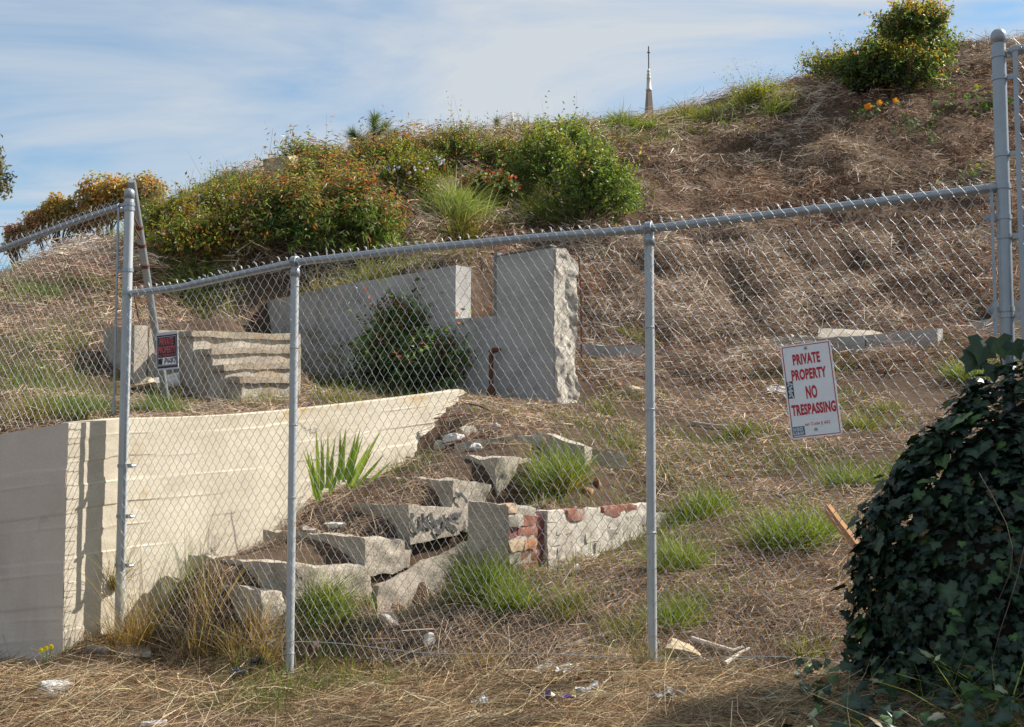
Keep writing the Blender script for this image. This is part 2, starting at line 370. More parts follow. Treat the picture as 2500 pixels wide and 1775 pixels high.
# ================================================================== TERRAIN
ctl = []; flg = []; KF = ['L']      # L lower ground (street, yard), H terrace and hill above the walls, B both
def cp(px, py, d): ctl.append(P(px, py, d)); flg.append(KF[0])
def cw(x, y, z, k=None): ctl.append(np.array([x, y, z], float)); flg.append(k or KF[0])
for a in [(0,1775,5.4),(600,1775,5.3),(1250,1775,5.0),(1900,1775,4.5),(2500,1775,4.2),(300,1680,6.1),(1000,1700,5.75),(1700,1700,5.1),(2300,1700,4.7),
          (0,1574,7.30),(172,1567,7.02),(290,1575,6.98),(430,1597,6.95),(560,1615,6.85),(717,1632,6.72),(980,1640,6.42),(1240,1642,6.17),(1585,1628,5.85),(1800,1640,5.65),(2000,1645,5.5),(2465,1640,5.17),(2800,1620,4.9)]: cp(*a)
for a in [(-4,2,-.12),(0,2,0),(4,2,.15),(-9,4,-.25),(9,3,.4),(-9,-6,-.3),(9,-6,.2),(0,-6,0),(-7,7.5,-.2)]: cw(*a)
# the street wall and the side wall: base in front, terrace behind
def side_pt(px, py): return on_plane(px, py, WA, WD)
C0 = WA + WD*(-0.365)                               # wall corner at the street
side_top = [(172,1032),(300,1020),(420,1018),(520,1014),(620,1008),(717,999),(850,985),(980,970),(1075,958),(1135,950)]
side_soil = [(172,1567),(300,1545),(400,1500),(480,1440),(600,1352),(680,1312),(740,1245),(800,1205),(900,1172),(960,1148),(1020,1118),(1060,1080),(1100,1030),(1135,1000)]
tt = lambda p: float((p[:2]-WA)@WD)
st = np.array([[tt(side_pt(*q)), side_pt(*q)[2]] for q in side_top]); ss = np.array([[tt(side_pt(*q)), side_pt(*q)[2]] for q in side_soil])
side_top_z = lambda t: np.interp(t, st[:, 0], st[:, 1]); side_soil_z = lambda t: np.interp(t, ss[:, 0], ss[:, 1])
TEND = st[-1, 0]
for t in np.arange(-0.2, TEND+.05, .16):
    f = WA + WD*t - WNV*0.04; b = WA + WD*t - WNV*0.17; cw(*(WA + WD*t + WNV*.12), side_soil_z(t))
    cw(*f, side_soil_z(t))
    zt_ = side_top_z(t) - 0.05 - 0.1*max(0, (t-2.6))
    cw(*b, zt_, 'H')
    if t < 2.9: cw(*(WA + WD*t - WNV*.5), zt_ + .01, 'H')
def street_pt(px, py): return on_plane(px, py, C0, -FV)
sl0, sl1 = street_pt(0, 1060), street_pt(172, 1032)
LW = 4.0
street_top_z = lambda s: sl1[2] + (sl0[2]-sl1[2])*s/np.linalg.norm(sl0[:2]-sl1[:2])
for s in np.arange(0.10, LW, .16):
    f = C0 - FV*s - FN*0.04; b = C0 - FV*s - FN*0.17; cw(*(C0 - FV*s + FN*.15), -0.02-.03*s)
    cw(*f, -0.02 - 0.03*s); cw(*b, street_top_z(s) - 0.04, 'H'); cw(*(C0 - FV*s - FN*.5), street_top_z(s), 'H')
# dirt lying over the stairs
STEP = [(640,1447),(700,1398),(790,1365),(888,1328),(940,1290),(997,1250),(1050,1215),(1104,1188),(1160,1158),(1214,1132),(1260,1100),(1300,1080)]
for k_, (px, py) in enumerate(STEP):
    p = on_plane(px, py, SB, WD); up = .0 if k_ % 2 else -.02
    for o_, u_ in ((.10, -.09), (.32, -.01), (.55, .025), (.8, .02)): cw(p[0]-WNV[0]*o_, p[1]-WNV[1]*o_, p[2]+u_+up)
for px, py in [(860,1500),(900,1508),(940,1512),(1000,1505),(1060,1472),(1104,1455),(1160,1430),(1200,1350),(1260,1240),(1300,1180)]:
    p = on_plane(px, py, SB+WNV*.12, WD); cw(*p); p = on_plane(px, py-6, SB+WNV*.05, WD); cw(*p)
_PB = P(1225, 1400, 7.05)[:2]
for px, yb_, yt_ in [(1330,1408,1247),(1380,1392,1245),(1440,1370,1243),(1500,1340,1236),(1560,1310,1232),(1630,1280,1228)]:
    a_ = on_plane(px, yb_, _PB, WD); b_ = on_plane(px, yt_, _PB, WD)
    cw(a_[0]+WNV[0]*.10, a_[1]+WNV[1]*.10, a_[2]); cw(a_[0]-WNV[0]*.07, a_[1]-WNV[1]*.07, a_[2]); cw(b_[0]-WNV[0]*.2, b_[1]-WNV[1]*.2, b_[2]-.03)
for a in [(620,1500,6.95),(760,1510,6.95),(850,1500,6.95),(930,1520,6.85),(1000,1520,6.75),(1100,1480,6.85),(1170,1430,7.0),(1240,1412,7.02),(1310,1405,7.08),(1100,1560,6.45),(1400,1560,6.3),
          (1330,1215,7.75),(1420,1210,8.2),(1500,1205,8.7),(1290,1120,8.7),(1400,1095,9.3),(1420,1150,8.7),
          ]: cp(*a)
KF[0] = 'B'
for a in [(1180,1035,9.5),(1300,1035,9.7),(1240,1000,10.7),(1340,990,11.5),(1420,990,11.6),(1120,985,10.6),(1000,985,10.9),(1080,1000,10.3),
          (1600,1560,6.1),(1600,1450,6.75),(1640,1300,7.95),(1600,1085,10.3),(1600,950,12.8),(1600,885,14.6),(1500,885,14.4),(1420,880,14.2),(1450,940,12.6),
          (1800,1560,6.05),(1800,1400,6.95),(1800,1250,8.1),(1800,1085,10.4),(1800,950,12.9),(1800,865,15.2),
          (2050,1500,6.1),(2050,1300,7.5),(2050,1085,10),(2050,950,12.6),(2050,855,15.2),(2400,1500,5.7),(2400,1300,7.0),(2400,1085,9.6),(2400,950,12.2),(2400,830,15),
          (2900,1500,5.5),(2900,1085,9.6),(2900,830,15),
          ]: cp(*a)
KF[0] = 'H'
for a in [
          (600,1008,8.6),(500,1005,9.2),(350,1000,9.0),(200,1010,8.6),(50,1015,8.6),(-150,1020,8.8),(560,1014,10.6),(480,1014,10.0),(420,1014,9.7),(640,1008,10.9),(800,985,10.2),(700,985,11.3),(850,975,11.2),(330,990,10.1),(270,992,9.9),(200,900,10.5),(200,800,11.9),(200,700,13.4),(0,700,13.2),(0,900,10.2),(150,960,9.5),(0,970,9.4),(-100,970,9.4),
          ]: cp(*a)
KF[0] = 'B'
for a in [
          (100,900,10.2),(100,800,11.6),(100,700,13.2),(100,675,15),(100,655,16.2),(-60,690,15),(-60,800,11.5),(-60,900,10),(250,790,11.6),(400,786,11.9),(560,780,12.2),(250,690,14.5),(250,628,17.5),
          (500,640,14.8),(500,540,17.5),(500,470,20),(500,450,21),(400,505,19.5),(620,640,14.8),(620,520,18.5),(620,440,21.5),(760,560,17.5),(760,420,22),
          # hill, right of the opening
          (1230,800,14.2),(1300,780,14.6),(1400,820,14.9),(1250,640,17),(1250,500,19.5),(1250,400,21.5),(1250,330,23.5),(1450,600,18),(1450,480,20),(1450,400,21.3),(1450,318,24.5),(1600,760,16.2),(1600,600,18.4),
          (1600,318,25.5),(1540,318,25.0),(1670,305,25.8),(1800,780,16.3),(1800,600,19),(1800,500,20.5),(1800,400,22.5),(1800,300,24.7),(1800,240,27),(2000,190,28),(2050,600,18.8),(2050,400,22),(2050,280,24.5),
          (2300,740,16),(2300,600,18),(2300,400,21.5),(2300,200,26),(2300,118,29),(2480,740,15.6),(2480,600,17.8),(2480,400,21.2),(2480,200,25.5),(2480,100,29),(2900,100,29.5),(2900,500,19),(2900,760,15.5),
          (1000,420,20),(1000,350,23),(900,370,23),(880,500,18),(1120,500,18),(1120,420,20),(1100,330,23.5)]: cp(*a)
for px, py, d in [(-150,680,16),(0,668,16.2),(100,655,16.2),(200,640,17),(250,628,17.5),(330,580,18.5),(400,505,19.5),(500,450,21),(620,440,21.5),(760,420,22)]:
    q_ = P(px, py, d)
    for k_ in (1.15, 1.35, 1.7, 2.2): cw(q_[0]*k_, q_[1]*k_, q_[2]-.04)
# the grey wall: ground in front of it, hill behind it
GD = np.array([0.78, -0.62])/math.hypot(.78, .62)        # along the wall, left to right
GNV = np.array([-GD[1], GD[0]])*-1                        # towards the camera-left
if GNV[1] > 0: GNV = -GNV
GP = P(1350, 985, 11.8)[:2]                               # front lower right corner of the pillar
def grey_pt(px, py): return on_plane(px, py, GP, GD)
gs = lambda p: float((p[:2]-GP)@GD)                       # 0 at the right end, negative to the left
for px, yt, yf in [(690,728,940),(740,716,945),(800,702,955),(860,692,965),(920,682,970),(980,672,975),(1040,663,978),(1090,654,980)]:
    p = grey_pt(px, yt); f = p[:2] + GNV*.03; b = p[:2] - GNV*.34
    cw(*f, grey_pt(px, yf)[2]); cw(*(p[:2]+GNV*.4), grey_pt(px, yf)[2]-.02); cw(*(p[:2]-GNV*.08), grey_pt(px, yf)[2]); cw(*(p[:2]-GNV*.22), p[2]-.03); cw(*b, p[2]-.03); cw(*(p[:2]-GNV*.9), p[2]+.25)
for px in (1130,1180,1230,1290,1340):
    p = grey_pt(px, 985); cw(*(p[:2]+GNV*.03), p[2]); cw(*(p[:2]-GNV*.34), p[2]+.02); cw(*(p[:2]-GNV*1.2), p[2]+.35)
for A_, B_, h_ in [((1386,838,14.8),(1570,846,14.7),.17),((1574,848,14.7),(1730,868,14.4),.08),((1765,862,14.6),(1890,852,14.9),.04),((1930,822,14.7),(2112,822,14.4),.18),((2114,818,14.4),(2290,800,13.9),.23),((2360,786,14.4),(2560,760,14.0),.25)]:
    a_, b_ = P(*A_), P(*B_); e_ = unit(b_-a_); n_ = np.array([e_[1], -e_[0]]); n_ = -n_ if n_[1] > 0 else n_; n_ = n_/np.linalg.norm(n_)
    for f_ in (0, .33, .66, 1):
        q_ = a_ + (b_-a_)*f_; cw(*(q_[:2]+n_*.12), q_[2]-h_-.07); cw(*(q_[:2]+n_*.6), q_[2]-h_-.14); cw(*(q_[:2]-n_*.25), q_[2]-.12)
ctl = np.array(ctl)
flg = np.array(flg)
far = np.array([[x, y, 6.0] for x, y in [(-60,70),(0,80),(60,75),(-30,60),(40,60),(60,30)]])
ctl = np.concatenate([ctl, far]); flg = np.concatenate([flg, ['B']*len(far)])
ctlL = ctl[flg != 'H']; ctlH = ctl[flg != 'L']
def build_rbf(c):
    n = len(c); d = np.linalg.norm(c[:, None, :2]-c[None, :, :2], axis=2) + np.eye(n)*1e-3
    A = np.zeros((n+1, n+1)); A[:n, :n] = d; A[:n, n] = 1; A[n, :n] = 1
    return np.linalg.solve(A, np.append(c[:, 2], 0))
RL_, RH_ = build_rbf(ctlL), build_rbf(ctlH)
def grow(a, b, s0, k):                       # from a towards b with growing steps
    o = []; x = a; s = s0
    while abs(x-b) > s: s *= k; x += math.copysign(s, b-a); o.append(x)
    return o
gx = np.array(sorted(set(np.round(np.concatenate([np.arange(-3.6, 3.6, .06), np.arange(-9, -3.6, .15), np.arange(3.6, 14, .15), grow(-9, -400, .2, 1.35), grow(14, 400, .2, 1.35)]), 4))))
gy = np.array(sorted(set(np.round(np.concatenate([np.arange(3.6, 12.2, .06), np.arange(12.2, 30, .14), grow(30, 600, .2, 1.3), grow(3.6, -300, .1, 1.3)]), 4))))
GX, GY = np.meshgrid(gx, gy, indexing='ij'); pts = np.stack([GX.ravel(), GY.ravel()], 1)
GZ = np.zeros(len(pts))
for k in range(0, len(pts), 8000):
    q = pts[k:k+8000]
    zl_ = np.linalg.norm(q[:, None]-ctlL[None, :, :2], axis=2)@RL_[:-1] + RL_[-1]; zh_ = np.linalg.norm(q[:, None]-ctlH[None, :, :2], axis=2)@RH_[:-1] + RH_[-1]
    t_ = (q-WA)@WD; a_ = -((q-WA)@WNV) - .05; b_ = -((q-C0)@FN) - .05; ext = np.maximum(0, t_-TEND+.25)
    wt = np.clip(np.minimum(a_/(.08+1.5*ext), b_/.08), 0, 1); wt = wt*wt*(3-2*wt); GZ[k:k+8000] = zl_*(1-wt) + zh_*wt
R = np.hypot(pts[:, 0], np.maximum(pts[:, 1], 0)); fw = np.clip((R-40)/40, 0, 1); fw = fw*fw*(3-2*fw); GZ = GZ*(1-fw) + 5.5*fw
back = np.clip((-pts[:, 1]-4)/8, 0, 1); GZ = GZ*(1-back) - 0.2*back
GZ = np.clip(GZ, -1.5, 14)
P3 = np.stack([pts[:, 0], pts[:, 1], np.zeros(len(pts))], 1)
hillw = np.clip((pts[:, 1]-13.5)/4, 0, 1)
GZ += hillw*(0.12*fbm(P3*0.8, 3, 3) + 0.15*(.5-np.abs(fbm(P3*1.5, 5, 3)))) + 0.018*fbm(P3*4.0, 9, 3) + 0.03*fbm(P3*1.3, 11, 2)*np.clip((pts[:, 1]-4)/3, 0, 1)
GZ = GZ.reshape(GX.shape)
def H(x, y):
    x = np.asarray(x, float); y = np.asarray(y, float)
    i = np.clip(np.searchsorted(gx, x)-1, 0, len(gx)-2); j = np.clip(np.searchsorted(gy, y)-1, 0, len(gy)-2)
    a = np.clip((x-gx[i])/(gx[i+1]-gx[i]), 0, 1); b = np.clip((y-gy[j])/(gy[j+1]-gy[j]), 0, 1)
    return (GZ[i, j]*(1-a)*(1-b) + GZ[i+1, j]*a*(1-b) + GZ[i, j+1]*(1-a)*b + GZ[i+1, j+1]*a*b)
def Hn(x, y, e=0.12):
    dx = (H(x+e, y)-H(x-e, y))/(2*e); dy = (H(x, y+e)-H(x, y-e))/(2*e)
    return unit(np.stack([-dx, -dy, np.ones_like(dx)], -1))
def hit(px, py, d0=3.5, d1=45):
    r = ray(px, py); t = np.linspace(d0, d1, 1500); p = CAM + r*t[:, None]
    below = p[:, 2] < H(p[:, 0], p[:, 1]); k = int(np.argmax(below)) if below.any() else len(t)-1
    q = p[k].copy(); q[2] = H(q[0], q[1]); return q
nx, ny = GX.shape; i, j = np.meshgrid(np.arange(nx-1), np.arange(ny-1), indexing='ij'); k = (i*ny+j).ravel()
gm, nt, b, out = new_mat('dry_earth'); tc = N(nt, 'ShaderNodeTexCoord')
n1 = noise_node(nt, 1.1, 8, 0.7, tc.outputs['Object']); n2 = noise_node(nt, 14, 8, 0.75, tc.outputs['Object'])
r1 = ramp(nt, n1.outputs['Fac'], [(0.3, (0.085, 0.052, 0.033)), (0.55, (0.13, 0.085, 0.056)), (0.75, (0.18, 0.125, 0.085))])
r2 = ramp(nt, n2.outputs['Fac'], [(0.3, (0.45,)*3), (0.65, (1.2,)*3)])
nt.links.new(mixc(nt, 1.0, r1.outputs[0], r2.outputs[0], 'MULTIPLY'), b.inputs['Base Color']); b.inputs['Roughness'].default_value = 1; b.inputs['Specular IOR Level'].default_value = 0.1
bp = N(nt, 'ShaderNodeBump'); bp.inputs['Strength'].default_value = 0.8; bp.inputs['Distance'].default_value = 0.05; nt.links.new(n2.outputs['Fac'], bp.inputs['Height']); nt.links.new(bp.outputs[0], b.inputs['Normal'])
ground = add('ground', np.stack([GX.ravel(), GY.ravel(), GZ.ravel()], 1), np.stack([k, k+ny, k+ny+1, k+1], 1), gm, smooth=True, kind='structure', base=(0, 0, 0))
# edge of the pavement, bottom left
pv = [P(-500, 1776, 5.3), P(22, 1792, 5.2), P(60, 1840, 4.95), P(-500, 1900, 4.4)]
pvz = max(H(p[0], p[1]) for p in pv) + .012
pv = np.array([[p[0], p[1], pvz] for p in pv]); pdn = pv - [0, 0, .12]
V, F = hexa([pdn[0], pdn[1], pdn[2], pdn[3]], [pv[0], pv[1], pv[2], pv[3]], 12, 4, 2, 0.006, 5, 3)
add('pavement', V, F[:, ::-1], M['weather'], kind='structure')

# ================================================================== BEIGE RETAINING WALL (L shaped)
lines_side = [0.16, 0.36, 0.56, 0.76, 0.95]
def ridge(z, offs): return sum(np.exp(-((z-o)/0.006)**2) for o in offs)
root = thing('retaining_wall', 'beige board-formed concrete retaining wall with broken far end beside the steps', 'wall', (*C0, 0.0))
TH_W = 0.2
def side_pos(u, v, w):
    top = 0
    zlow = -0.35
    # broken far end: reaches further at the top than at the bottom
    tb = np.array([tt(side_pt(*q)) for q in [(985,1150),(1010,1118),(1022,1090),(1030,1060),(1060,1040),(1072,1020),(1090,1000),(1112,985),(1118,968),(1135,958),(1136,948)]])
    zb = np.array([side_pt(*q)[2] for q in [(985,1150),(1010,1118),(1022,1090),(1030,1060),(1060,1040),(1072,1020),(1090,1000),(1112,985),(1118,968),(1135,958),(1136,948)]])
    te = TEND; t0 = -0.365
    t = t0 + u*(te-t0)
    for _ in range(2):
        z = zlow + v*(side_top_z(t)-zlow); te = np.interp(z, zb, tb) + 0.02*fbm(np.stack([z*14, w*3, z*0], -1), 5, 3)
        t = t0 + u*(te-t0)
    z = zlow + v*(side_top_z(t)-zlow)
    off = -w*TH_W
    rel = side_top_z(t) - z
    off = off + np.where(w < .01, 0.0018*np.clip(.6+.8*fbm(np.stack([t*2, rel*9, t*0], -1), 73, 2), 0, 1.5)*ridge(rel+.006*fbm(np.stack([t*3, t*0, t*0], -1), 71, 2), [0.10, 0.245, 0.39, 0.53, 0.68, 0.83, 0.98, 1.13]) + 0.004*fbm(np.stack([t*1.2, np.floor((rel+.045)/.145)*3.3, t*0], -1), 7, 2), 0)
    # mitre with the street wall
    sh = np.where(u < 1e-6, w*0.06, 0)
    xy = WA + WD*(t+sh)[:, None] + WNV*off[:, None]
    p = np.concatenate([xy, z[:, None]], 1)
    edge = np.clip((t-(te-0.12))/0.12, 0, 1)
    rel_e = np.where((v > .999) & ((w < .01) | (w > .99)), 1, 0)
    return p + (0.0015 + 0.012*edge)[:, None]*fbm3(p*22, 3, 3) - np.array([0, 0, 1.0])*rel_e[:, None]*0.006
V, F = surf(side_pos, 70, 170, 4)
tS = (V[:, :2]-WA)@WD; rel = side_top_z(tS)-V[:, 2]
mossw = np.clip(1-rel/0.18, 0, 1)*np.clip((tS-0.6)/0.5, 0, 1) + np.clip(1-np.abs(tS-0.15)/0.12, 0, 1)*np.clip(1-np.abs(rel-.5)/.5, 0, 1)
add('side_wall', V, F, M['beige'], root, col=np.stack([mossw]*3, 1), label='sunlit side of the wall with form lines and a ragged broken end')
def street_pos(u, v, w):
    s = (1-u)*LW; top = street_top_z(s); zlow = -0.5; z = zlow + v*(top-zlow); rel = top - z
    off = -w*TH_W + np.where(w < .01, 0.005*np.clip(.7+.8*fbm(np.stack([s*2, rel*9, s*0], -1), 74, 2), 0, 1.5)*ridge(rel+.005*fbm(np.stack([s*3, s*0, s*0], -1), 72, 2), [0.27, 0.355, 0.63, 0.905, 1.18, 1.3]) + 0.006*fbm(np.stack([s*1.5, rel*3, s*0], -1), 8, 2), 0)
    # horizontal board lips
    off = off + np.where(w < .01, 0.004*((rel*3.6).astype(int) % 2), 0)
    sh = np.where(u > 1-1e-6, w*0.10+.001, 0)
    xy = C0 - FV*(s+sh)[:, None] + FN*(off)[:, None]
    p = np.concatenate([xy, z[:, None]], 1)
    return p + 0.0012*fbm3(p*20, 3, 2)
V, F = surf(street_pos, 40, 240, 4)
add('street_wall', V, F, M['paint'], root, label='shaded painted face towards the street')

# ================================================================== GREY WALL WITH WINDOW OPENING
root = thing('ruined_wall', 'grey concrete ruined wall with a notch-like opening and a tall broken pillar', 'wall', (*GP, grey_pt(1350, 985)[2]-.1))
GT = 0.26
def gblock(name, px0, px1, yb, top, mat, parent, nu=40, nv=40, rough=0.003, ragged=None, moss=None, thick=GT):
    """slab of the grey wall between two pixel columns; top = list of (px, py)"""
    s0 = gs(grey_pt(px0, 800)); s1 = gs(grey_pt(px1, 800))
    ts = np.array([[gs(grey_pt(*q)), grey_pt(*q)[2]] for q in top]); zl = grey_pt((px0+px1)/2, yb)[2]
    def pos(u, v, w):
        s = s0 + u*(s1-s0); tz = np.interp(s, ts[:, 0], ts[:, 1]); z = zl + v*(tz-zl)
        if ragged:
            rg = ragged(z, w); s = s0 + u*(s1 + rg - s0)
        rel = tz - z
        off = -w*thick + np.where(w < .01, 0.004*ridge(z, zl + np.array([.22, .45, .68, .92, 1.15, 1.4])), 0)
        xy = GP + GD*s[:, None] + GNV*off[:, None]; p = np.concatenate([xy, z[:, None]], 1)
        a = rough + (0.02*np.clip((u-.86)/.14, 0, 1) if ragged else 0*u)
        return p + a[:, None]*fbm3(p*14, 4, 3)
    V, F = surf(pos, nu, nv, 4)
    col = None
    s = (V[:, :2]-GP)@GD; relv = np.interp(s, ts[:, 0], ts[:, 1]) - V[:, 2]
    col = np.stack([np.zeros(len(V)) if moss is None else moss(s, relv)]*3, 1)
    return add(name, V, F, mat, parent, col=col)
sL = gs(grey_pt(690, 700)); 
gblock('wall_panel', 560, 1112, 1040, [(560,752),(690,727),(800,702),(920,681),(1040,662),(1112,647)], M['grey'], root, 90, 40,
       moss=lambda s, r: np.clip(1-r/0.35, 0, 1)*np.clip((sL+1.6-s)/0.9, 0, 1))
gblock('sill_panel', 1112.6, 1212, 1040, [(1112,778),(1150,776),(1212,771)], M['grey'], root, 24, 30)
gblock('pillar', 1212.6, 1352, 1050, [(1212,626),(1280,616),(1352,605)], M['grey'], root, 30, 60)
# broken right end of the pillar: pale aggregate, ragged
s1 = gs(grey_pt(1352.6, 800)); zt = grey_pt(1352, 606)[2]; zb = grey_pt(1352, 1060)[2]
def endpos(u, v, w):
    z = zb + v*(zt-zb)
    bulge = 0.015 + 0.06*np.clip(1-(v-.02)/.35, 0, 1) + 0.03*fbm(np.stack([z*3.2, z*0, w*2], -1), 21, 3)
    dep = -0.004 - w*(GT+.10)
    s = s1 + .001 + u*np.maximum(bulge, .006)
    tp = np.where(v > .9, -0.10*np.clip((w-.6)/.4, 0, 1)*(v-.9)/.1, 0)
    xy = GP + GD*s[:, None] + GNV*dep[:, None]; p = np.concatenate([xy, (z+tp)[:, None]], 1)
    k = np.clip(u, .12, 1)
    return p + (0.024*k)[:, None]*fbm3(p*9, 31, 4) - np.concatenate([GD*0.028, [0]])*(np.maximum(0, fbm(p*16, 77, 2)-.45)*np.clip(u*2, 0, 1))[:, None]
V, F = surf(endpos, 8, 110, 26)
add('broken_end', V, F, M['broken'], root, label='pale ragged broken concrete edge of the pillar')
# timber jamb in the opening and rusty flashing on the pillar
j0 = grey_pt(1206, 771); j1 = grey_pt(1206, 622); zc = (j0[2]+j1[2])/2
c = np.append(j0[:2] - GNV*0.07, zc+.01)
V, F = box(c, [*GD, 0], [*-GNV, 0], [0, 0, 1], 0.05, 0.09, j1[2]-j0[2]+.03, nu=2, nv=10, nw=2, rough=0.003, freq=9)
add('jamb', V, F, M['wood'], root, label='grey weathered timber jamb')
a, b_ = grey_pt(1209, 627), grey_pt(1346, 603)
fl = np.array([np.append(a[:2], a[2]+.002), np.append(b_[:2], b_[2]+.012)])
V, F = hexa([fl[0]+[*GNV*.012, 0], fl[1]+[*GNV*.012, 0], fl[1]+[*GNV*.012, .014], fl[0]+[*GNV*.012, .012]],
            [fl[0]-[*GNV*.1, 0], fl[1]-[*GNV*.1, 0], fl[1]-[*GNV*.1, -.014], fl[0]-[*GNV*.1, -.012]], 20, 2, 3, 0.008, 7, 5)
add('flashing', V, F, M['wood'], root, label='warped dark board along the pillar top')
# rusty standpipe before the wall
pa = grey_pt(1212, 975)[:2] + GNV*.09; zA = grey_pt(1212, 1000)[2]; zB = grey_pt(1212, 868)[2]
r = thing('standpipe', 'short rusty standpipe with a valve against the grey wall', 'pipe', (*pa, zA))
V, F = tube([[*pa, zA-.1], [*pa, zA+.2], [*pa, zB]], .026, 10); mb = MB(); mb.put(V, F[0]); mb.put(V, F[1]); mb.build('riser', M['rust'], r, smooth=True)
e = np.array([[*pa, zB-.005], [*pa, zB+.03], [*(pa+GD*.03), zB+.05], [*(pa+GD*.12), zB+.05]]); V, F = tube(e, [.034, .034, .03, .026], 10); mb = MB(); mb.put(V, F[0]); mb.put(V, F[1]); mb.build('elbow', M['rust'], r, smooth=True)
e = np.array([[*(pa+GNV*.0-GD*.0), zA+.12], [*pa, zA+.16], [*pa, zA+.2], [*pa, zA+.24]]); V, F = tube(e, [.028, .048, .048, .028], 12); mb = MB(); mb.put(V, F[0]); mb.put(V, F[1]); mb.build('valve', M['rust'], r, smooth=True)
# rebar standing by the pillar's broken end
q = grey_pt(1392, 800); b0 = np.array([q[0]-GNV[0]*.2, q[1]-GNV[1]*.2])
V, F = tube([[*b0, grey_pt(1392, 810)[2]-.3], [*(b0+GD*.0), grey_pt(1392, 720)[2]], [*(b0-GD*.02), grey_pt(1392, 650)[2]], [*(b0-GD*.03), grey_pt(1388, 612)[2]]], .011, 6)
mb = MB(); mb.put(V, F[0]); mb.put(V, F[1]); mb.build('rebar', M['rust'], None, label='upright rusty rebar rod beside the broken pillar', cat='rebar')

# ================================================================== SMALL STAIR BLOCK ON THE TERRACE (left)
LB = P(328, 985, 10.6)[:2]           # near corner of the upper wall block
def lb_pt(px, py, o=0.0): return on_plane(px, py, LB + WNV*o, WD)
root = thing('terrace_stair', 'small lichened concrete stair block with sawtooth shaded end on the terrace', 'stair', (*LB, lb_pt(328, 985)[2]))
def runblock(name, px0, px1, yt0, yt1, yb, off, thick, mat, parent, seed=0, nu=24, nv=14, drop=0.0):
    a = lb_pt(px0, yt0, off); b = lb_pt(px1, yt1, off); zl = lb_pt(px0, yb, off)[2]
    A = lambda p, z, w: np.array([p[0]-WNV[0]*w, p[1]-WNV[1]*w, z])
    V, F = hexa([A(a, zl, 0), A(b, zl, 0), A(b, b[2], 0), A(a, a[2], 0)], [A(a, zl, thick), A(b, zl, thick), A(b, b[2], thick), A(a, a[2], thick)], nu, nv, 4, 0.009, 6, seed, 0.004)
    return add(name, V, F, mat, parent)
runblock('end_post', 328, 362, 793, 794, 1030, 0.012, .5, M['mossy'], root, 1, 8, 20)
runblock('upper_wall', 364, 735, 803, 815, 990, 0.0, .24, M['mossy'], root, 2, 40, 16)
STP = [(472,808,0.29,735,818),(520,850,0.58,735,848),(549,890,0.80,735,884),(590,920,1.05,720,922)]
prev = 0.001
for k, (px, py, off, pe, pye) in enumerate(STP):
    runblock('step', px, pe, py, pye, 1035, off, off-prev-.003, M['mossy'], root, 5+k, 30, 14); prev = off
    pz = lb_pt(px, py, off)[2]; a_ = lb_pt(px-3, py, off+.03); b_ = lb_pt(pe, pye, off+.03); dn = np.array([0, 0, .055])
    V, F = hexa([a_-dn, b_-dn, b_+[0, 0, .004], a_+[0, 0, .004]], [a_-dn-np.append(WNV*.2, 0), b_-dn-np.append(WNV*.2, 0), b_+[0, 0, .004]-np.append(WNV*.2, 0), a_+[0, 0, .004]-np.append(WNV*.2, 0)], 40, 3, 3, .010, 7, 30+k, .01); add('tread', V, F, M['tread'], root)
# rubble lying beside it
def rock(name, c, sx, sy, sz, mat, label=None, cat='rock', group=None, seed=0, parent=None, rough=0.28, sub=3, tilt=0.3):
    import bmesh
    rs = np.random.default_rng(seed+900); d = rs.normal(size=(16, 3)); d /= np.linalg.norm(d, axis=1)[:, None]; d = np.sign(d)*np.abs(d)**.6*rs.uniform(.8, 1.05, (16, 1))
    bm = bmesh.new()
    for q in d: bm.verts.new(q)
    r_ = bmesh.ops.convex_hull(bm, input=bm.verts[:]); bmesh.ops.delete(bm, geom=[g for g in r_['geom_interior'] if isinstance(g, bmesh.types.BMVert)], context='VERTS')
    bmesh.ops.bevel(bm, geom=bm.edges[:], offset=.06, segments=1, affect='EDGES', clamp_overlap=True)
    bmesh.ops.subdivide_edges(bm, edges=bm.edges[:], cuts=2, use_grid_fill=True); bmesh.ops.triangulate(bm, faces=bm.faces[:]); bm.verts.index_update()
    v = np.array([w.co[:] for w in bm.verts]); F = np.array([[w.index for w in f.verts] for f in bm.faces]); bm.free()
    v = (v + .10*rough/.28*fbm3(v*2.2+seed, seed, 4))*np.array([sx, sy, sz])/2
    e = rs.normal(size=3)*tilt*np.array([.5, .5, 2]); Rm = np.array(Matrix.Rotation(e[2], 3, 'Z') @ Matrix.Rotation(e[0], 3, 'X') @ Matrix.Rotation(e[1], 3, 'Y'))
    v = v@Rm.T + np.asarray(c)
    return add(name, v, F, mat, parent, label=label, cat=cat if parent is None else None, group=group, smooth=False)
def grock(px, py, w, h, mat, label, cat='rock', seed=0, depth=None, name='rock', sink=0.3, group=None, **kw):
    """rock whose foot is at a pixel, w and h in pixels"""
    p = hit(px, py); _, _, d = proj(p); k = d/FPX
    return rock(name, p + [0, 0, h*k*(0.5-sink)], w*k, (depth or w*0.8)*k, h*k, mat, label, cat, group, seed, **kw)
p = lb_pt(405, 930, 0.25); rock('rubble_slab', p, .32, .22, .16, M['rock'], 'pale broken slab leaning under the black sign beside the stair block', 'rubble', seed=4)
p = lb_pt(350, 935, 0.2); rock('rubble', p, .22, .2, .10, M['tanrock'], 'tan rubble lump at the foot of the terrace stair post', 'rubble', seed=5)

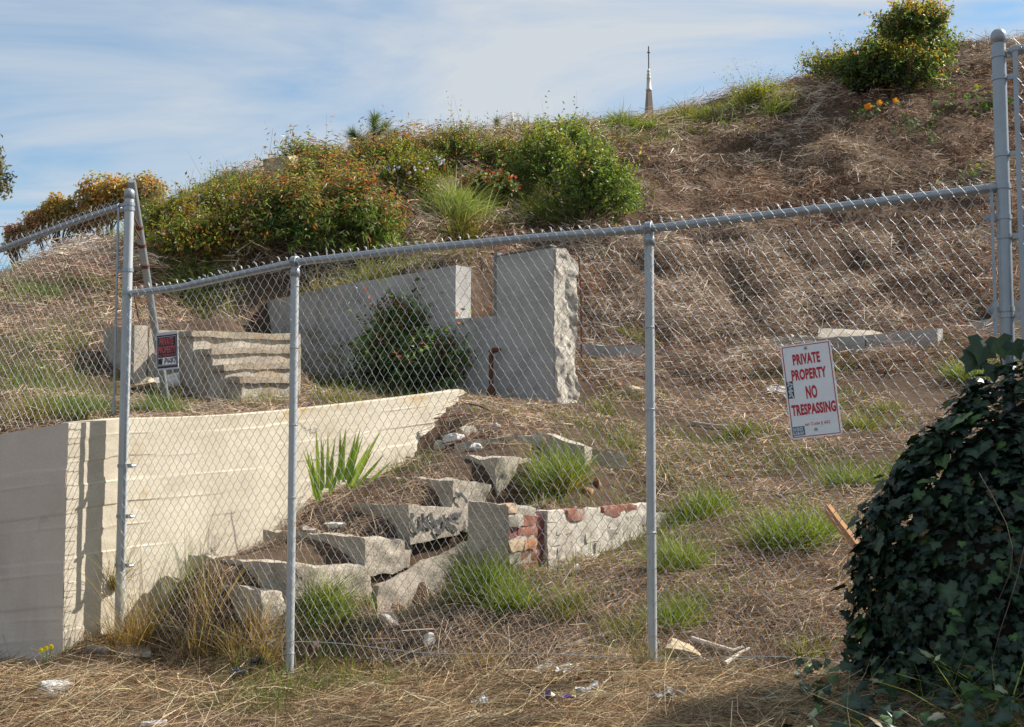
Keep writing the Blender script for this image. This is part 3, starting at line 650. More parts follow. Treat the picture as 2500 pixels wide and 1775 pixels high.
# ================================================================== MAIN BROKEN STAIRCASE
root = thing('staircase', 'broken concrete staircase half buried in dry grass, sprayed with graffiti', 'stair', (*SB, on_plane(900, 1500, SB, WD)[2]))
def sp(px, py, o=0.0): return on_plane(px, py, SB + WNV*o, WD)
def step(pix, o=0.0, thick=1.05, seed=0, mat='weather', label=None, nu=20, nv=16, rough=0.018, tilt=0.0):
    """side face polygon bl, br, tr, tl in pixels on the stair's open side; body runs back to the wall"""
    f = np.array([sp(*q, o) for q in pix]); bk = f - np.append(WNV*thick, 0); 
    V, F = hexa(f, bk, nu, nv, 24, rough, 9, seed, 0.006)
    return add('step', V, F, M[mat], root, label=label)
step([(640,1530),(738,1535),(735,1452),(640,1440)], -0.03, 1.0, 1)
step([(700,1480),(905,1470),(912,1384),(700,1378)], 0.0, 1.0, 2)
step([(888,1405),(1003,1390),(1008,1319),(888,1311)], 0.0, 1.0, 3)
s3 = step([(1002,1330),(1122,1304),(1134,1241),(997,1233)], 0.03, .55, 4, rough=.006, label='tilted step block with sprayed black letters on its side')
step([(1104,1300),(1178,1305),(1197,1180),(1104,1170)], 0.005, 1.0, 5)
step([(1214,1220),(1292,1218),(1298,1122),(1214,1116)], -0.02, .95, 6)
# graffiti strokes, a hair proud of the blocks
def stroke(pts, w, o, parent, name='graffiti', mat='paintmark'):
    p = np.array([sp(x, y, o) for x, y in pts]); p = np.array([np.interp(np.linspace(0, 1, 24), np.linspace(0, 1, len(p)), p[:, k]) for k in range(3)]).T
    T = unit(np.gradient(p, axis=0)); nrm = np.append(WNV, 0); s = np.cross(T, nrm)
    ww = w*(1 + 0.25*np.sin(np.arange(24)*1.7) + rng.normal(size=24)*.12)[:, None]/2
    V = np.stack([p - s*ww, p + s*ww], 1).reshape(-1, 3); k = np.arange(23)*2
    return add(name, V, np.stack([k, k+1, k+3, k+2], 1), M[mat], parent)
GO = 0.044
def zc3(x, y): return (900 + x/7.627, 1200 + y/7.627)
for pl, w in [([(815,400),(790,560),(840,700),(905,745),(960,690),(1000,560),(1000,410)], .034), ([(1000,420),(1030,560),(1120,660),(1180,640),(1190,560)], .034),
              ([(1140,400),(1170,520),(1230,600),(1320,570),(1340,480)], .038), ([(1230,680),(1310,770),(1380,720),(1410,600),(1400,430)], .03), ([(1420,520),(1520,640),(1650,740)], .03),
              ([(1490,490),(1600,440),(1720,440)], .036), ([(1500,540),(1600,570),(1680,610)], .016), ([(830,640),(860,600),(880,520)], .012)]:
    stroke([zc3(*q) for q in pl], w, GO, s3)
for pl, w in [([(1600,30),(1680,70),(1740,30)], .028), ([(1720,60),(1790,120),(1830,210)], .026), ([(1630,120),(1700,80)], .02)]:
    stroke([zc3(*q) for q in pl], w, 0.03, root)
# top landing kerb: two weathered lengths and a short slab behind
KERBS = []
def kerb(name, A, B, ht, wd, mat, label, cat='kerb', seed=0, parent=None, rough=0.012, sink=0.1, nu=24):
    A = np.array(A, float); B = np.array(B, float); KERBS.append((A[:2].copy(), B[:2].copy())) if A[1] > 13 else None; e = B-A; e[2] = 0; e = unit(e); nrm = np.array([e[1], -e[0], 0])
    if nrm[1] > 0: nrm = -nrm
    dz = np.array([0, 0, 1.0])
    V, F = hexa([A-dz*(ht+sink), B-dz*(ht+sink), B, A], [A-nrm*wd-dz*(ht+sink), B-nrm*wd-dz*(ht+sink), B-nrm*wd, A-nrm*wd], nu, 6, 4, rough, 7, seed, 0.006)
    return add(name, V, F, mat, parent, label=label, cat=cat)
kerb('landing_edge', P(1112,1080,9.0), P(1325,1058,9.15), .14, .28, M['weather'], 'curved weathered concrete edge across the top of the broken stairs', 'kerb', 3)
kerb('landing_edge', P(1330,1060,9.1), P(1425,1092,8.95), .10, .2, M['mossy'], 'sunlit cracked kerb piece behind the upright green grass tuft', 'kerb', 4)
kerb('landing_edge', P(1430,1088,9.1), P(1532,1112,9.2), .05, .16, M['weather'], 'low pale kerb piece trailing right of the grass tuft towards the post', 'kerb', 5)
kerb('concrete_slab', P(1303,1026,10.0), P(1402,1036,10.0), .06, .25, M['tanrock'], 'flat pale slab lying above the top step', 'slab', 6)
# fallen stringer slab leaning before the stairs
f = [sp(925,1505,.05), sp(1190,1425,.05), sp(1176,1306,.02), sp(922,1432,.02)]
V, F = hexa(f, [np.array(q)-np.append(WNV*.3, .02) for q in f], 30, 16, 6, 0.016, 8, 9, 0.006)
add('fallen_slab', V, F, M['mossy'], None, label='slanted concrete stringer slab cracked away below the steps', cat='slab')

# ================================================================== BRICK PIER AND WHITE BRICK WALL
PB = P(1225, 1400, 7.05)[:2]
def pp(px, py, o=0.0): return on_plane(px, py, PB + WNV*o, WD)
t0 = float((pp(1225, 1300)[:2]-PB)@WD); t1 = float((pp(1312, 1300)[:2]-PB)@WD); zt = pp(1225, 1232)[2]; zb = pp(1225, 1440)[2]; zg = pp(1225, 1400)[2]
root = thing('brick_pier', 'short ruined brick pier with grey concrete side before the steps', 'pier', (*(PB), zg-.05))
def wpos(t, o, z): return np.array([PB[0]+WD[0]*t+WNV[0]*o, PB[1]+WD[1]*t+WNV[1]*o, z])
kt = .075
V, F = hexa([wpos(t0, -.03, zb), wpos(t0+.05, .012, zb), wpos(t0+.05, .012, zt-.01), wpos(t0+.02, -.03, zt)], [wpos(t0, -.28, zb), wpos(t0+.10, -.28, zb), wpos(t0+.10, -.28, zt+.01), wpos(t0, -.28, zt+.02)], 6, 16, 10, .008, 8, 2, .006)
add('concrete_side', V, F, M['weather'], root, label='grey concrete face on the shaded side')
V, F = hexa([wpos(t0+.052, -.008, zb), wpos(t1-.01, -.008, zb), wpos(t1-.01, -.008, zt-.03), wpos(t0+.052, -.008, zt-.03)], [wpos(t0+.102, -.28, zb), wpos(t1-.01, -.28, zb), wpos(t1-.01, -.28, zt-.03), wpos(t0+.102, -.28, zt-.03)], 8, 16, 6, .012, 10, 3)
add('mortar_core', V, F, M['mortar'], root)
bm_ = [M['brick4'], M['brick3'], M['brick'], M['brick4'], M['brick2']]
def brick(t, o, z, l, d, h, mat, parent, seed, rough=.010, name='brick', rot=0.0):
    wd = WD*math.cos(rot) + WNV*math.sin(rot); wn_ = WNV*math.cos(rot) - WD*math.sin(rot)
    V, F = box(wpos(t, o, z), [*wd, 0], [*-wn_, 0], [0, 0, 1], l, d, h, nu=6, nv=4, nw=3, rough=rough, freq=14, seed=seed, round_=0.02)
    return add(name, V, F, mat, parent)
nC = int((zt-zb)/kt); L = t1-t0-.05
for c in range(nC+1):
    z = zb + (c+.5)*kt
    if z > zt+.03: break
    cuts = [.52, .48] if c % 2 else [.34, .66]
    x = t0+.055
    for q, cu in enumerate(cuts):
        if c == nC and q == 1: continue
        l = L*cu - .012; mat = [M['brick4'], M['brick'], M['brick3'], M['brick2'], M['mortar'], M['brick']][(c*2+q*3) % 6]
        brick(x+l/2, -.045 + rng.normal()*.012, z, l, .10, kt-.012, mat, root, c*7+q, .012, rot=rng.normal()*.03); x += L*cu
# low limewashed wall running back from the pier
t2 = float((pp(1336, 1300)[:2]-PB)@WD); t3 = float((pp(1640, 1250)[:2]-PB)@WD)
root = thing('white_brick_wall', 'low crumbling limewashed brick wall running back from the brick pier', 'wall', (*wpos(t2, 0, 0)[:2], pp(1336, 1400)[2]-.05))
topz = lambda t: np.interp(t, [t2, t2+.5, t2+1.0, t3], [pp(1336,1249)[2], pp(1440,1240)[2], pp(1520,1236)[2], pp(1640,1240)[2]]) + .03*np.sin(np.asarray(t)*9.0)*np.clip(np.asarray(t)-t2, 0, 1)
zb2 = pp(1336, 1430)[2]; kt = .08
def wallpos(u, v, w):
    t = t2+.02 + u*(t3-t2-.04); z = zb2 + v*(topz(t)-.035-zb2)
    xy = PB + WD*t[:, None] + WNV*(-.010 - w*.2)[:, None]; p = np.concatenate([xy, z[:, None]], 1); return p + .006*fbm3(p*12, 6, 3)
V, F = surf(wallpos, 70, 24, 4); add('mortar_bed', V, F, M['white_brick'], root)
V, F = hexa([wpos(t2-.09, -.06, zb2), wpos(t2-.004, -.03, zb2), wpos(t2-.004, -.03, topz(t2)-.01), wpos(t2-.09, -.06, topz(t2)-.02)], [wpos(t2-.09, -.3, zb2), wpos(t2-.004, -.3, zb2), wpos(t2-.004, -.3, topz(t2)-.03), wpos(t2-.09, -.3, topz(t2)-.03)], 4, 12, 5, .014, 9, 12)
add('broken_end', V, F, M['brick3'], root, label='dark red broken brick end facing the pier')
c = 0; z = zb2 + kt/2
while z < max(topz(t2), topz(t3)) + .02:
    x = t2 + (0.0 if c % 2 else -.11)
    while x < t3:
        l = .215; xa = max(x, t2); xb = min(x+l, t3)
        if xb-xa > .05 and z < topz((xa+xb)/2) + .02:
            last = z > topz((xa+xb)/2) - .06
            mat = M['white_brick'] if rng.random() < (.62 if last else .84) else (M['brick'] if rng.random() < (.2 if last else .0) else M['mortar'])
            brick((xa+xb)/2, -.0585 + rng.normal()*.005, z, xb-xa-.006, .10, kt-.008, mat, root, int(c*31+xa*50) % 977, .009, rot=rng.normal()*.015)
        x += l + .006
    z += kt; c += 1
p = hit(1400, 1402) + np.array([0, 0, .03]); rock('concrete_shard', p, .12, .07, .07, M['rock'], 'pale wedge-shaped shard at the foot of the white brick wall', 'rubble', seed=12)

# ================================================================== LOW WALLS AT THE FOOT OF THE HILL
kerb('low_wall', P(1386,838,14.8), P(1570,846,14.7), .20, .2, M['grey'], 'low pale concrete kerb wall right of the pillar', 'wall', 7, rough=.008)
kerb('low_wall', P(1574,848,14.7), P(1730,868,14.4), .12, .2, M['weather'], 'tapering end of the low kerb wall behind the fence post', 'wall', 8, rough=.01)
kerb('low_wall', P(1765,862,14.6), P(1890,852,14.9), .06, .16, M['weather'], 'thin sunken kerb strip left of the white sign', 'wall', 9, rough=.01)
kerb('low_wall', P(1930,822,14.7), P(2112,822,14.4), .22, .2, M['grey'], 'cracked grey kerb wall behind the top of the white sign', 'wall', 10, rough=.01)
kerb('low_wall', P(2114,818,14.4), P(2290,800,13.9), .26, .22, M['grey'], 'straight grey kerb wall block right of the white sign', 'wall', 11, rough=.007)
kerb('low_wall', P(2360,786,14.4), P(2560,760,14.0), .28, .22, M['grey'], 'grey kerb wall seen between the sign and the tall right post', 'wall', 12, rough=.008)
kerb('low_wall', P(2420,738,15.4), P(2560,726,15.2), .25, .22, M['grey'], 'upper grey kerb wall half hidden by the tall right post', 'wall', 13, rough=.008)
f = [P(1900,835,14.6), P(2000,815,14.7), P(2150,806,14.6), P(1995,800,14.95)]
q0 = [P(1998,828,14.55), P(2160,815,14.4), P(2130,806,14.75), P(1998,802,14.9)]
V, F = hexa([np.array(a)-[0, 0, .07] for a in q0], q0, 14, 6, 3, .010, 7, 13); add('broken_slab', V, F[:, ::-1], M['mossy'], None, label='tilted pale paving slab lying on the cracked kerb wall', cat='slab')
for k, (px, py, w, h) in enumerate([(1905,845,55,50),(1930,832,40,36),(1958,830,36,26)]):
    p = P(px, py, 14.8); kk = 14.8/FPX; rock('rubble', p, w*kk, w*kk*.7, h*kk, M['weather'], ['dark rubble lump at the left end of the cracked kerb', 'upper rubble lump leaning against the tilted slab', 'small rubble piece tucked under the tilted slab'][k], 'rubble', seed=40+k)

# ================================================================== CHAIN LINK FENCES
def fpt(px): d = FD(px); return np.array([(px-IW/2)/FPX*d, d*0.998])
A0, A1 = fpt(297), fpt(2466)
FL = np.linalg.norm(A1-A0); FD_ = (A1-A0)/FL; FNV = np.array([FD_[1], -FD_[0]])
if FNV[1] > 0: FNV = -FNV
def f_s(px): return float((fpt(px)-A0)@FD_)
def fz(px, py): return on_plane(px, py, A0, FD_)[2]
def fp(s, z, o=0.0): return np.array([A0[0]+FD_[0]*s+FNV[0]*o, A0[1]+FD_[1]*s+FNV[1]*o, z])
rs = np.array([f_s(x) for x in (297,430,560,717,1000,1300,1585,2000,2420,2466)]); rz = np.array([fz(*q) for q in [(297,719),(430,703),(560,675),(717,641),(1000,609),(1300,581),(1585,559),(2000,511),(2420,460),(2466,455)]])
rail_z = lambda s: np.interp(s, rs, rz)
def round_mesh(pts, rad, mat, name, parent, sides=14, smooth=True):
    V, F = tube(pts, rad, sides); mb = MB(); mb.put(V, F[0]); mb.put(V, F[1]); return mb.build(name, mat, parent, smooth=smooth)
def post(px, ytop, r, parent, name, bury=.3, lean=(0, 0), mat='galvp', capped=True):
    xy = fpt(px); zt = fz(px, ytop); zg = H(*xy); 
    o = round_mesh([[xy[0]+lean[0]*f, xy[1]+lean[1]*f, zg-bury+(zt-zg+bury)*f] for f in (0, .5, 1)], r, M[mat], name, parent, 18)
    if capped:
        c = [[*xy, zt-.045], [*xy, zt-.044], [*xy, zt-.004], [*xy, zt+.006], [*xy, zt+.018], [*xy, zt+.024]]
        round_mesh(c, [r*1.02, r*1.1, r*1.1, r*1.02, r*.7, r*.1], M['galv'], 'cap', o, 18)
    return o, xy, zt
def band(xy, z, r, parent, toward, h=.024, bolt=True):
    V, F = tube([[*xy, z-h/2], [*xy, z-h/2+.001], [*xy, z+h/2-.001], [*xy, z+h/2]], [r, r+.005, r+.005, r], 16, cap=False)
    mb = MB(); mb.put(V, F[0])
    t = np.array([toward[0], toward[1], 0]); s = np.array([-t[1], t[0], 0])
    V, F = box(np.array([*xy, z]) + t*(r+.026), t, s, [0, 0, 1], .056, .012, h, nu=2, nv=2, nw=1, rough=0); mb.put(V, F)
    if bolt:
        c = np.array([*xy, z]) + t*(r+.048); V, F = tube([c - s*.016, c + s*.02], .009, 6); mb.put(V, F[0]); mb.put(V, F[1])
    return mb.build('tension_band', M['galv'], parent)
HW, HH = 0.027, 0.042
def chain(name, parent, s0, s1, ztop, zbot, P_, nrm, rad=0.0016, bulge=0.012, seed=0, phase=0.0):
    """woven wire: P_(s,z,o) arrays -> xyz"""
    ncol = int((s1-s0)/HW); zmax = max((ztop(s)-zbot(s)) for s in np.linspace(s0, s1, 40)); rows = int(zmax/HH)+1
    k = np.arange(ncol); j = np.arange(rows+1)
    K, J = np.meshgrid(k, j, indexing='ij')
    par = (J+K) % 2
    fr = np.array([0.0, 0.13, 0.87]); lat = np.array([-.03, 0.04, 0.96])
    S = []; Z = []; O = []
    for f, l in zip(fr, lat):
        c = np.where(par == 0, l, 1-l)            # par 0: column k -> k+1 going down
        S.append(s0 + (K + c)*HW); Z.append((J+f)*HH); O.append(np.where(par == 0, 1, -1)*0.0032*math.sin(math.pi*f)**.5)
    S = np.stack(S, 2).reshape(ncol, -1); Zd = np.stack(Z, 2).reshape(ncol, -1); O = np.stack(O, 2).reshape(ncol, -1)
    zt = ztop(S)
    pj = np.stack([S*3, Zd*3, np.zeros_like(S)], -1)
    S2 = S + .009*fbm(pj, seed+1, 3); Zw = zt - Zd + .009*fbm(pj, seed+2, 3); O2 = O + bulge*fbm(pj*.35, seed+3, 2)
    paths = P_(S2, Zw, O2)
    V, Fq = tubes(paths, nrm, rad, 4)
    mid = .5*(Zw[:, 1:]+Zw[:, :-1]); keep = mid > zbot(S[:, 1:])
    Fq = Fq[keep].reshape(-1, 4)
    # barbs: twisted pair of ends above the selvage
    kb = np.arange(0, ncol); top = []
    for m_ in kb:
        if m_ % 2: continue
        b = np.array([s0 + m_*HW]); z = float(ztop(b[0]))
        lean = -.016 + rng.normal()*.008; up = .015 + rng.normal()*.006; o2 = rng.normal()*.006
        for q in (0, 1):
            ss_ = np.array([b[0]+(.004 if q else -.004), b[0]+lean*.5+(-.003 if q else .003), b[0]+lean+(.004 if q else -.004)*1.2]); zz = np.array([z-.01, z+up*.5, z+up*(1-.1*q)])
            top.append(P_(ss_, zz, np.array([0, o2*.5, o2])+(.002 if q else -.002)))
    Vb, Fb = tubes(np.array(top), nrm, rad, 4)
    used = np.zeros(len(V), bool); used[Fq.ravel()] = True; idx = np.cumsum(used)-1
    V = V[used]; Fq = idx[Fq]
    Fb = Fb.reshape(-1, 4)
    return add(name, np.concatenate([V, Vb]), np.concatenate([Fq, Fb+len(V)]), M['wire'], parent, smooth=True)
front = thing('chain_link_fence', 'galvanised chain-link fence with top rail across the front of the lot', 'fence', fp(FL/2, H(*fp(FL/2, 0)[:2])-.02))
RP, RL = .030, .024
pL, xyL, zL = post(306, 470, RP, front, 'corner_post', bury=.0)
pR, xyR, zR = post(2462, 80, RP*1.02, front, 'corner_post', bury=.3, mat='galv')
for px, yt in ((717, 650), (1587, 566)):
    o, xy, zt = post(px, yt, RL, front, 'line_post', capped=False)
    s = f_s(px); z = rail_z(s)
    # loop cap holding the rail
    lp = [fp(s, z-.085, 0), fp(s, z-.084, 0), fp(s, z-.045, 0), fp(s, z-.03, 0)]
    round_mesh(lp, [RL+.001, RL+.006, RL+.005, RL-.004], M['galv'], 'loop_cap', o, 16)
    a = np.linspace(0, 2*np.pi, 17)
    ring = np.array([[A0[0]+FD_[0]*(s)+FNV[0]*.031*math.cos(t), A0[1]+FD_[1]*s+FNV[1]*.031*math.cos(t), z+.031*math.sin(t)] for t in a])
    mb = MB()
    for ds in (-.012, 0, .012): V, F = tube(ring + [FD_[0]*ds, FD_[1]*ds, 0], .0085, 6, cap=False); mb.put(V, F[0])
    mb.build('rail_loop', M['galv'], o, smooth=True)
sr = np.linspace(f_s(312), f_s(2436), 40)
round_mesh([fp(s, rail_z(s)) for s in sr], .0215, M['galv'], 'top_rail', front, 14)
for s in (f_s(1555), f_s(480)): round_mesh([fp(s-.05, rail_z(s-.05)), fp(s+.05, rail_z(s+.05))], .0235, M['galv'], 'rail_sleeve', front, 14)
round_mesh([fp(f_s(2428), rail_z(f_s(2428))-.002), fp(f_s(2448), rail_z(f_s(2448))), fp(f_s(2452), rail_z(f_s(2452))-.004)], [.024, .025, .012], M['galv'], 'rail_end', front, 14)
zbot_s = np.array([0, f_s(430), f_s(717), f_s(1240), f_s(1585), f_s(2000), FL]); zbot_v = np.array([fz(297,1530), fz(430,1555), fz(717,1592), fz(1240,1626), fz(1585,1628), fz(2000,1640), fz(2466,1640)])
zbot = lambda s: np.interp(s, zbot_s, zbot_v)
def Pf(s, z, o): return np.stack([A0[0]+FD_[0]*s+FNV[0]*(o+.036), A0[1]+FD_[1]*s+FNV[1]*(o+.036), z], -1)
nrm3 = np.array([*FNV, 0.0])
bays = [(f_s(322), f_s(717)), (f_s(717), f_s(1587)), (f_s(1587), f_s(2440))]
for k, (a, b_) in enumerate(bays):
    chain('wire_mesh', front, a+(0 if k == 0 else HW), b_, lambda s: rail_z(s)+.028, zbot, Pf, nrm3, seed=k*10, bulge=[.03, .012, .02][k])
# bottom tension wire, tension bars, bands and ties
sb = np.linspace(f_s(330), f_s(2440), 60); round_mesh([fp(s, zbot(s)+.06+.012*math.sin(s*5), .034) for s in sb], .0022, M['wire'], 'tension_wire', front, 6)
def bar(px, y0, y1, o, parent, w=.02, t=.006):
    s = f_s(px); a = fp(s, fz(px, y0), o); b = fp(s, fz(px, y1), o); c = (a+b)/2
    V, F = box(c, [*FD_, 0], [*-FNV, 0], [0, 0, 1], w, t, abs(a[2]-b[2]), nu=2, nv=12, nw=1, rough=.0015, freq=6)
    return add('tension_bar', V, F, M['galv'], parent)
bar(319, 735, 1390, .03, front); bar(2434, 470, 820, .03, front, .014)
for y in (716, 1137, 1260, 1380): band(xyL, fz(300, y), RP, front, FD_)
for y in (500, 512, 660): band(xyL, fz(306, y), RP, front, -FD_, bolt=False)
for y in (455, 530, 755): band(xyR, fz(2462, y), RP, front, -FD_)
for y in (133, 188, 376, 577, 770): band(xyR, fz(2462, y), RP, front, FD_)
for px, y in ((717, 700), (717, 850), (717, 1038), (717, 1215), (717, 1595), (1587, 600), (1587, 800), (1587, 1000), (1587, 1300)):
    s = f_s(px); z = fz(px, y); a = np.linspace(0, 2*np.pi, 14); c = fp(s, z)
    ring = np.array([c + np.append(FD_*math.cos(t)*(RL+.003) + FNV*math.sin(t)*(RL+.006), .004*math.sin(2*t)) for t in a]); V, F = tube(ring, .0018, 4, cap=False)
    mb = MB(); mb.put(V, F[0]); mb.build('tie_wire', M['wire'], front)
# stray bent wire on the mesh
q = [zz for zz in [(868,712),(868,705),(874,702),(881,705),(882,713),(880,724)]]
round_mesh([fp(f_s(x), fz(x, y), .05) for x, y in q], .0018, M['wire'], 'stray_wire', front, 5)
# ---- left section, on the wall
B0 = A0.copy(); BD = -FD_ ; BL = 3.2
left = thing('chain_link_fence', 'chain-link fence section standing on the wall left of the corner post', 'fence', (*(B0+BD*1.0), street_top_z(1.0)))
def bz(px, py): return on_plane(px, py, B0, BD)[2]
def bs(px): return float((on_plane(px, 700, B0, BD)[:2]-B0)@BD)
zl_s = np.array([bs(285), bs(150), bs(0), bs(0)+2.2]); zl_v = np.array([bz(285,505), bz(150,552), bz(0,609), bz(0,609)-.45])
lz = lambda s: np.interp(s, zl_s, zl_v)
def Pl(s, z, o): return np.stack([B0[0]+BD[0]*s+FNV[0]*(o+.036), B0[1]+BD[1]*s+FNV[1]*(o+.036), z], -1)
sr = np.linspace(bs(288), BL, 30); round_mesh([Pl(np.array(s), np.array(lz(s)), np.array(-.036)) for s in sr], .0215, M['galv'], 'top_rail', left, 14)
zlb_s = np.array([0, bs(170), bs(0), 3.4]); zlb_v = np.array([bz(290,1018), bz(170,1030), bz(0,1055), bz(0,1055)-.2])
chain('wire_mesh', left, bs(290), BL, lambda s: lz(s)+.028, lambda s: np.interp(s, zlb_s, zlb_v), Pl, nrm3, seed=70, bulge=.02)
V, F = box(Pl(np.array(bs(293)), np.array((bz(290,510)+bz(290,1010))/2), np.array(-.006)), [*FD_, 0], [*-FNV, 0], [0, 0, 1], .016, .006, bz(290,510)-bz(290,1010), nu=2, nv=10, nw=1, rough=.001); add('tension_bar', V, F, M['galv'], left)
xe = B0+BD*BL; ze = lz(BL); round_mesh([[*xe, ze-2.4], [*xe, ze+.02]], RL, M['galvp'], 'line_post', left, 12)
# ---- right section rising from the tall post
right = thing('chain_link_fence', 'taller chain-link fence section leaving the frame right of the tall post', 'fence', (*(A1+FD_*.6), H(*(A1+FD_*.6))))
RZ0 = fz(2490, 122)
def Pr(s, z, o): return np.stack([A1[0]+FD_[0]*s+FNV[0]*(o+.03), A1[1]+FD_[1]*s+FNV[1]*(o+.03), z], -1)
RLn = 0.7
round_mesh([[*(A1+FD_*s), RZ0+.02*s] for s in np.linspace(.045, RLn, 8)], .0215, M['galv'], 'top_rail', right, 14)
round_mesh([[*(A1+FD_*s), RZ0] for s in (.03, .05, .075)], [.012, .026, .026], M['galv'], 'rail_end', right, 14)
chain('wire_mesh', right, .055, RLn, lambda s: RZ0+.02*s+.045+0*s, lambda s: 1.2+0*s, Pr, nrm3, seed=90)
c = np.array([*(A1+FD_*.062+FNV*.02), (RZ0+.6)/2]); V, F = box(c, [*FD_, 0], [*-FNV, 0], [0, 0, 1], .022, .007, RZ0-.6, nu=2, nv=10, nw=1, rough=.001); add('tension_bar', V, F, M['galv'], right)
xe = A1+FD_*RLn; round_mesh([[*xe, H(*xe)-.2], [*xe, RZ0+.05]], RL, M['galv'], 'line_post', right, 12)
# ---- old leaning pole behind the corner, wired to the fence
b0 = P(378, 800, 8.6); b1 = P(322, 442, 8.0); bq = b0 + (b0-b1)*.55
r = thing('leaning_pole', 'leaning grey steel pole with rusty clamps behind the corner post', 'pole', bq)
round_mesh([bq, b0, b1], .027, M['galv'], 'shaft', r, 14)
for f in (.42, .56, .30):
    c = b0 + (b1-b0)*(1-f); e = unit(b1-b0); round_mesh([c-e*.012, c+e*.012], .031, M['rust'], 'clamp', r, 12)
w0 = b0+(b1-b0)*.72
round_mesh([w0, w0+[-.03, -.05, -.05], w0+[-.05, -.02, -.35], w0+[.02, .02, -.72]], .006, M['rust'], 'wire', r, 6)
for f in (.70, .62): c = b0+(b1-b0)*f; round_mesh([c, (c+np.array([*xyL, c[2]]))/2+[0, 0, -.02], np.array([*xyL, c[2]])], .006, M['rust'], 'wire', r, 5)

# ================================================================== SIGNS
def text_mesh(txt, bold=0.0, spacing=1.0):
    cu = bpy.data.curves.new('txt', 'FONT'); cu.body = txt; cu.size = 1; cu.offset = bold; cu.space_character = spacing; cu.resolution_u = 4
    ob = bpy.data.objects.new('txt', cu); COL.objects.link(ob)
    dg = bpy.context.evaluated_depsgraph_get(); me = bpy.data.meshes.new_from_object(ob.evaluated_get(dg))
    V = np.empty(len(me.vertices)*3); me.vertices.foreach_get('co', V); V = V.reshape(-1, 3)
    me.calc_loop_triangles(); T = np.empty(len(me.loop_triangles)*3, np.int32); me.loop_triangles.foreach_get('vertices', T); T = T.reshape(-1, 3)
    bpy.data.objects.remove(ob); bpy.data.curves.remove(cu); bpy.data.meshes.remove(me)
    V[:, :2] -= V[:, :2].min(0); V[:, :2] /= V[:, :2].max(0); return V[:, :2], T
class Panel:
    """a flat sign in the fence plane, tilted by rot, x right / y up in metres from its centre"""
    def __init__(s, px, py, rot, o=.05):
        s.c = fp(f_s(px), fz(px, py), o)
        ex = np.array([*FD_, 0]); ez = np.array([0, 0, 1.0]); s.ex = ex*math.cos(rot)+ez*math.sin(rot); s.ey = -ex*math.sin(rot)+ez*math.cos(rot); s.n = nrm3
    def at(s, xy, o): xy = np.asarray(xy, float); return s.c + xy[..., 0:1]*s.ex + xy[..., 1:2]*s.ey + s.n*o
    def rect(s, x0, y0, x1, y1, o, t, name, mat, parent, label=None, r=0.0):
        if r:
            a = np.linspace(0, np.pi/2, 5); pts = []
            for cx, cy, a0 in ((x1-r, y1-r, 0), (x0+r, y1-r, np.pi/2), (x0+r, y0+r, np.pi), (x1-r, y0+r, 1.5*np.pi)): pts += [(cx+r*math.cos(t_+a0), cy+r*math.sin(t_+a0)) for t_ in a]
        else: pts = [(x1, y1), (x0, y1), (x0, y0), (x1, y0)]
        pts = np.array(pts); n = len(pts); V = np.concatenate([s.at(pts, o), s.at(pts, o-t), s.at(pts.mean(0)[None], o), s.at(pts.mean(0)[None], o-t)]); i = np.arange(n); j = (i+1) % n
        Q = np.stack([i, i+n, j+n, j], 1); T = np.concatenate([np.stack([i, j, np.full(n, 2*n)], 1), np.stack([j+n, i+n, np.full(n, 2*n+1)], 1)])
        return add(name, V, [Q, T], mat, parent, label=label, smooth=False)
    def text(s, txt, x0, y0, x1, y1, o, mat, parent, bold=.02, spacing=1.0, name='lettering', label=None, shear=0):
        v, T = text_mesh(txt, bold, spacing); xy = np.stack([x0+v[:, 0]*(x1-x0), y0+v[:, 1]*(y1-y0)], 1); return add(name, s.at(xy, o), T, mat, parent, label=label)
    def stroke(s, pts, w, o, mat, parent, name='scribble'):
        p = np.array(pts, float); p = np.stack([np.interp(np.linspace(0, 1, 20), np.linspace(0, 1, len(p)), p[:, k]) for k in (0, 1)], 1)
        t = np.gradient(p, axis=0); t /= np.linalg.norm(t, axis=1)[:, None]+1e-9; q = np.stack([-t[:, 1], t[:, 0]], 1)*w/2
        V = np.stack([s.at(p-q, o), s.at(p+q, o)], 1).reshape(-1, 3); k = np.arange(19)*2; return add(name, V, np.stack([k, k+1, k+3, k+2], 1), mat, parent)
Wd, Ht = .238, .452
sg = Panel(1983, 953, math.radians(6.2)); root = thing('warning_sign', 'white no-trespassing sign with red lettering wired to the fence at a tilt', 'sign', sg.at([0, -Ht/2], 0))
sg.rect(-Wd/2, -Ht/2, Wd/2, Ht/2, .002, .003, 'panel', M['signwhite'], root, r=.012)
b = .007; i_ = .004
for k, (x0, y0, x1, y1) in enumerate([(-Wd/2+b, -Ht/2+b, Wd/2-b, -Ht/2+b+i_), (-Wd/2+b, Ht/2-b-i_, Wd/2-b, Ht/2-b), (-Wd/2+b, -Ht/2+b+i_, -Wd/2+b+i_, Ht/2-b-i_), (Wd/2-b-i_, -Ht/2+b+i_, Wd/2-b, Ht/2-b-i_)]):
    sg.rect(x0, y0, x1, y1, .0026, .0004, 'border', M['signred'], root)
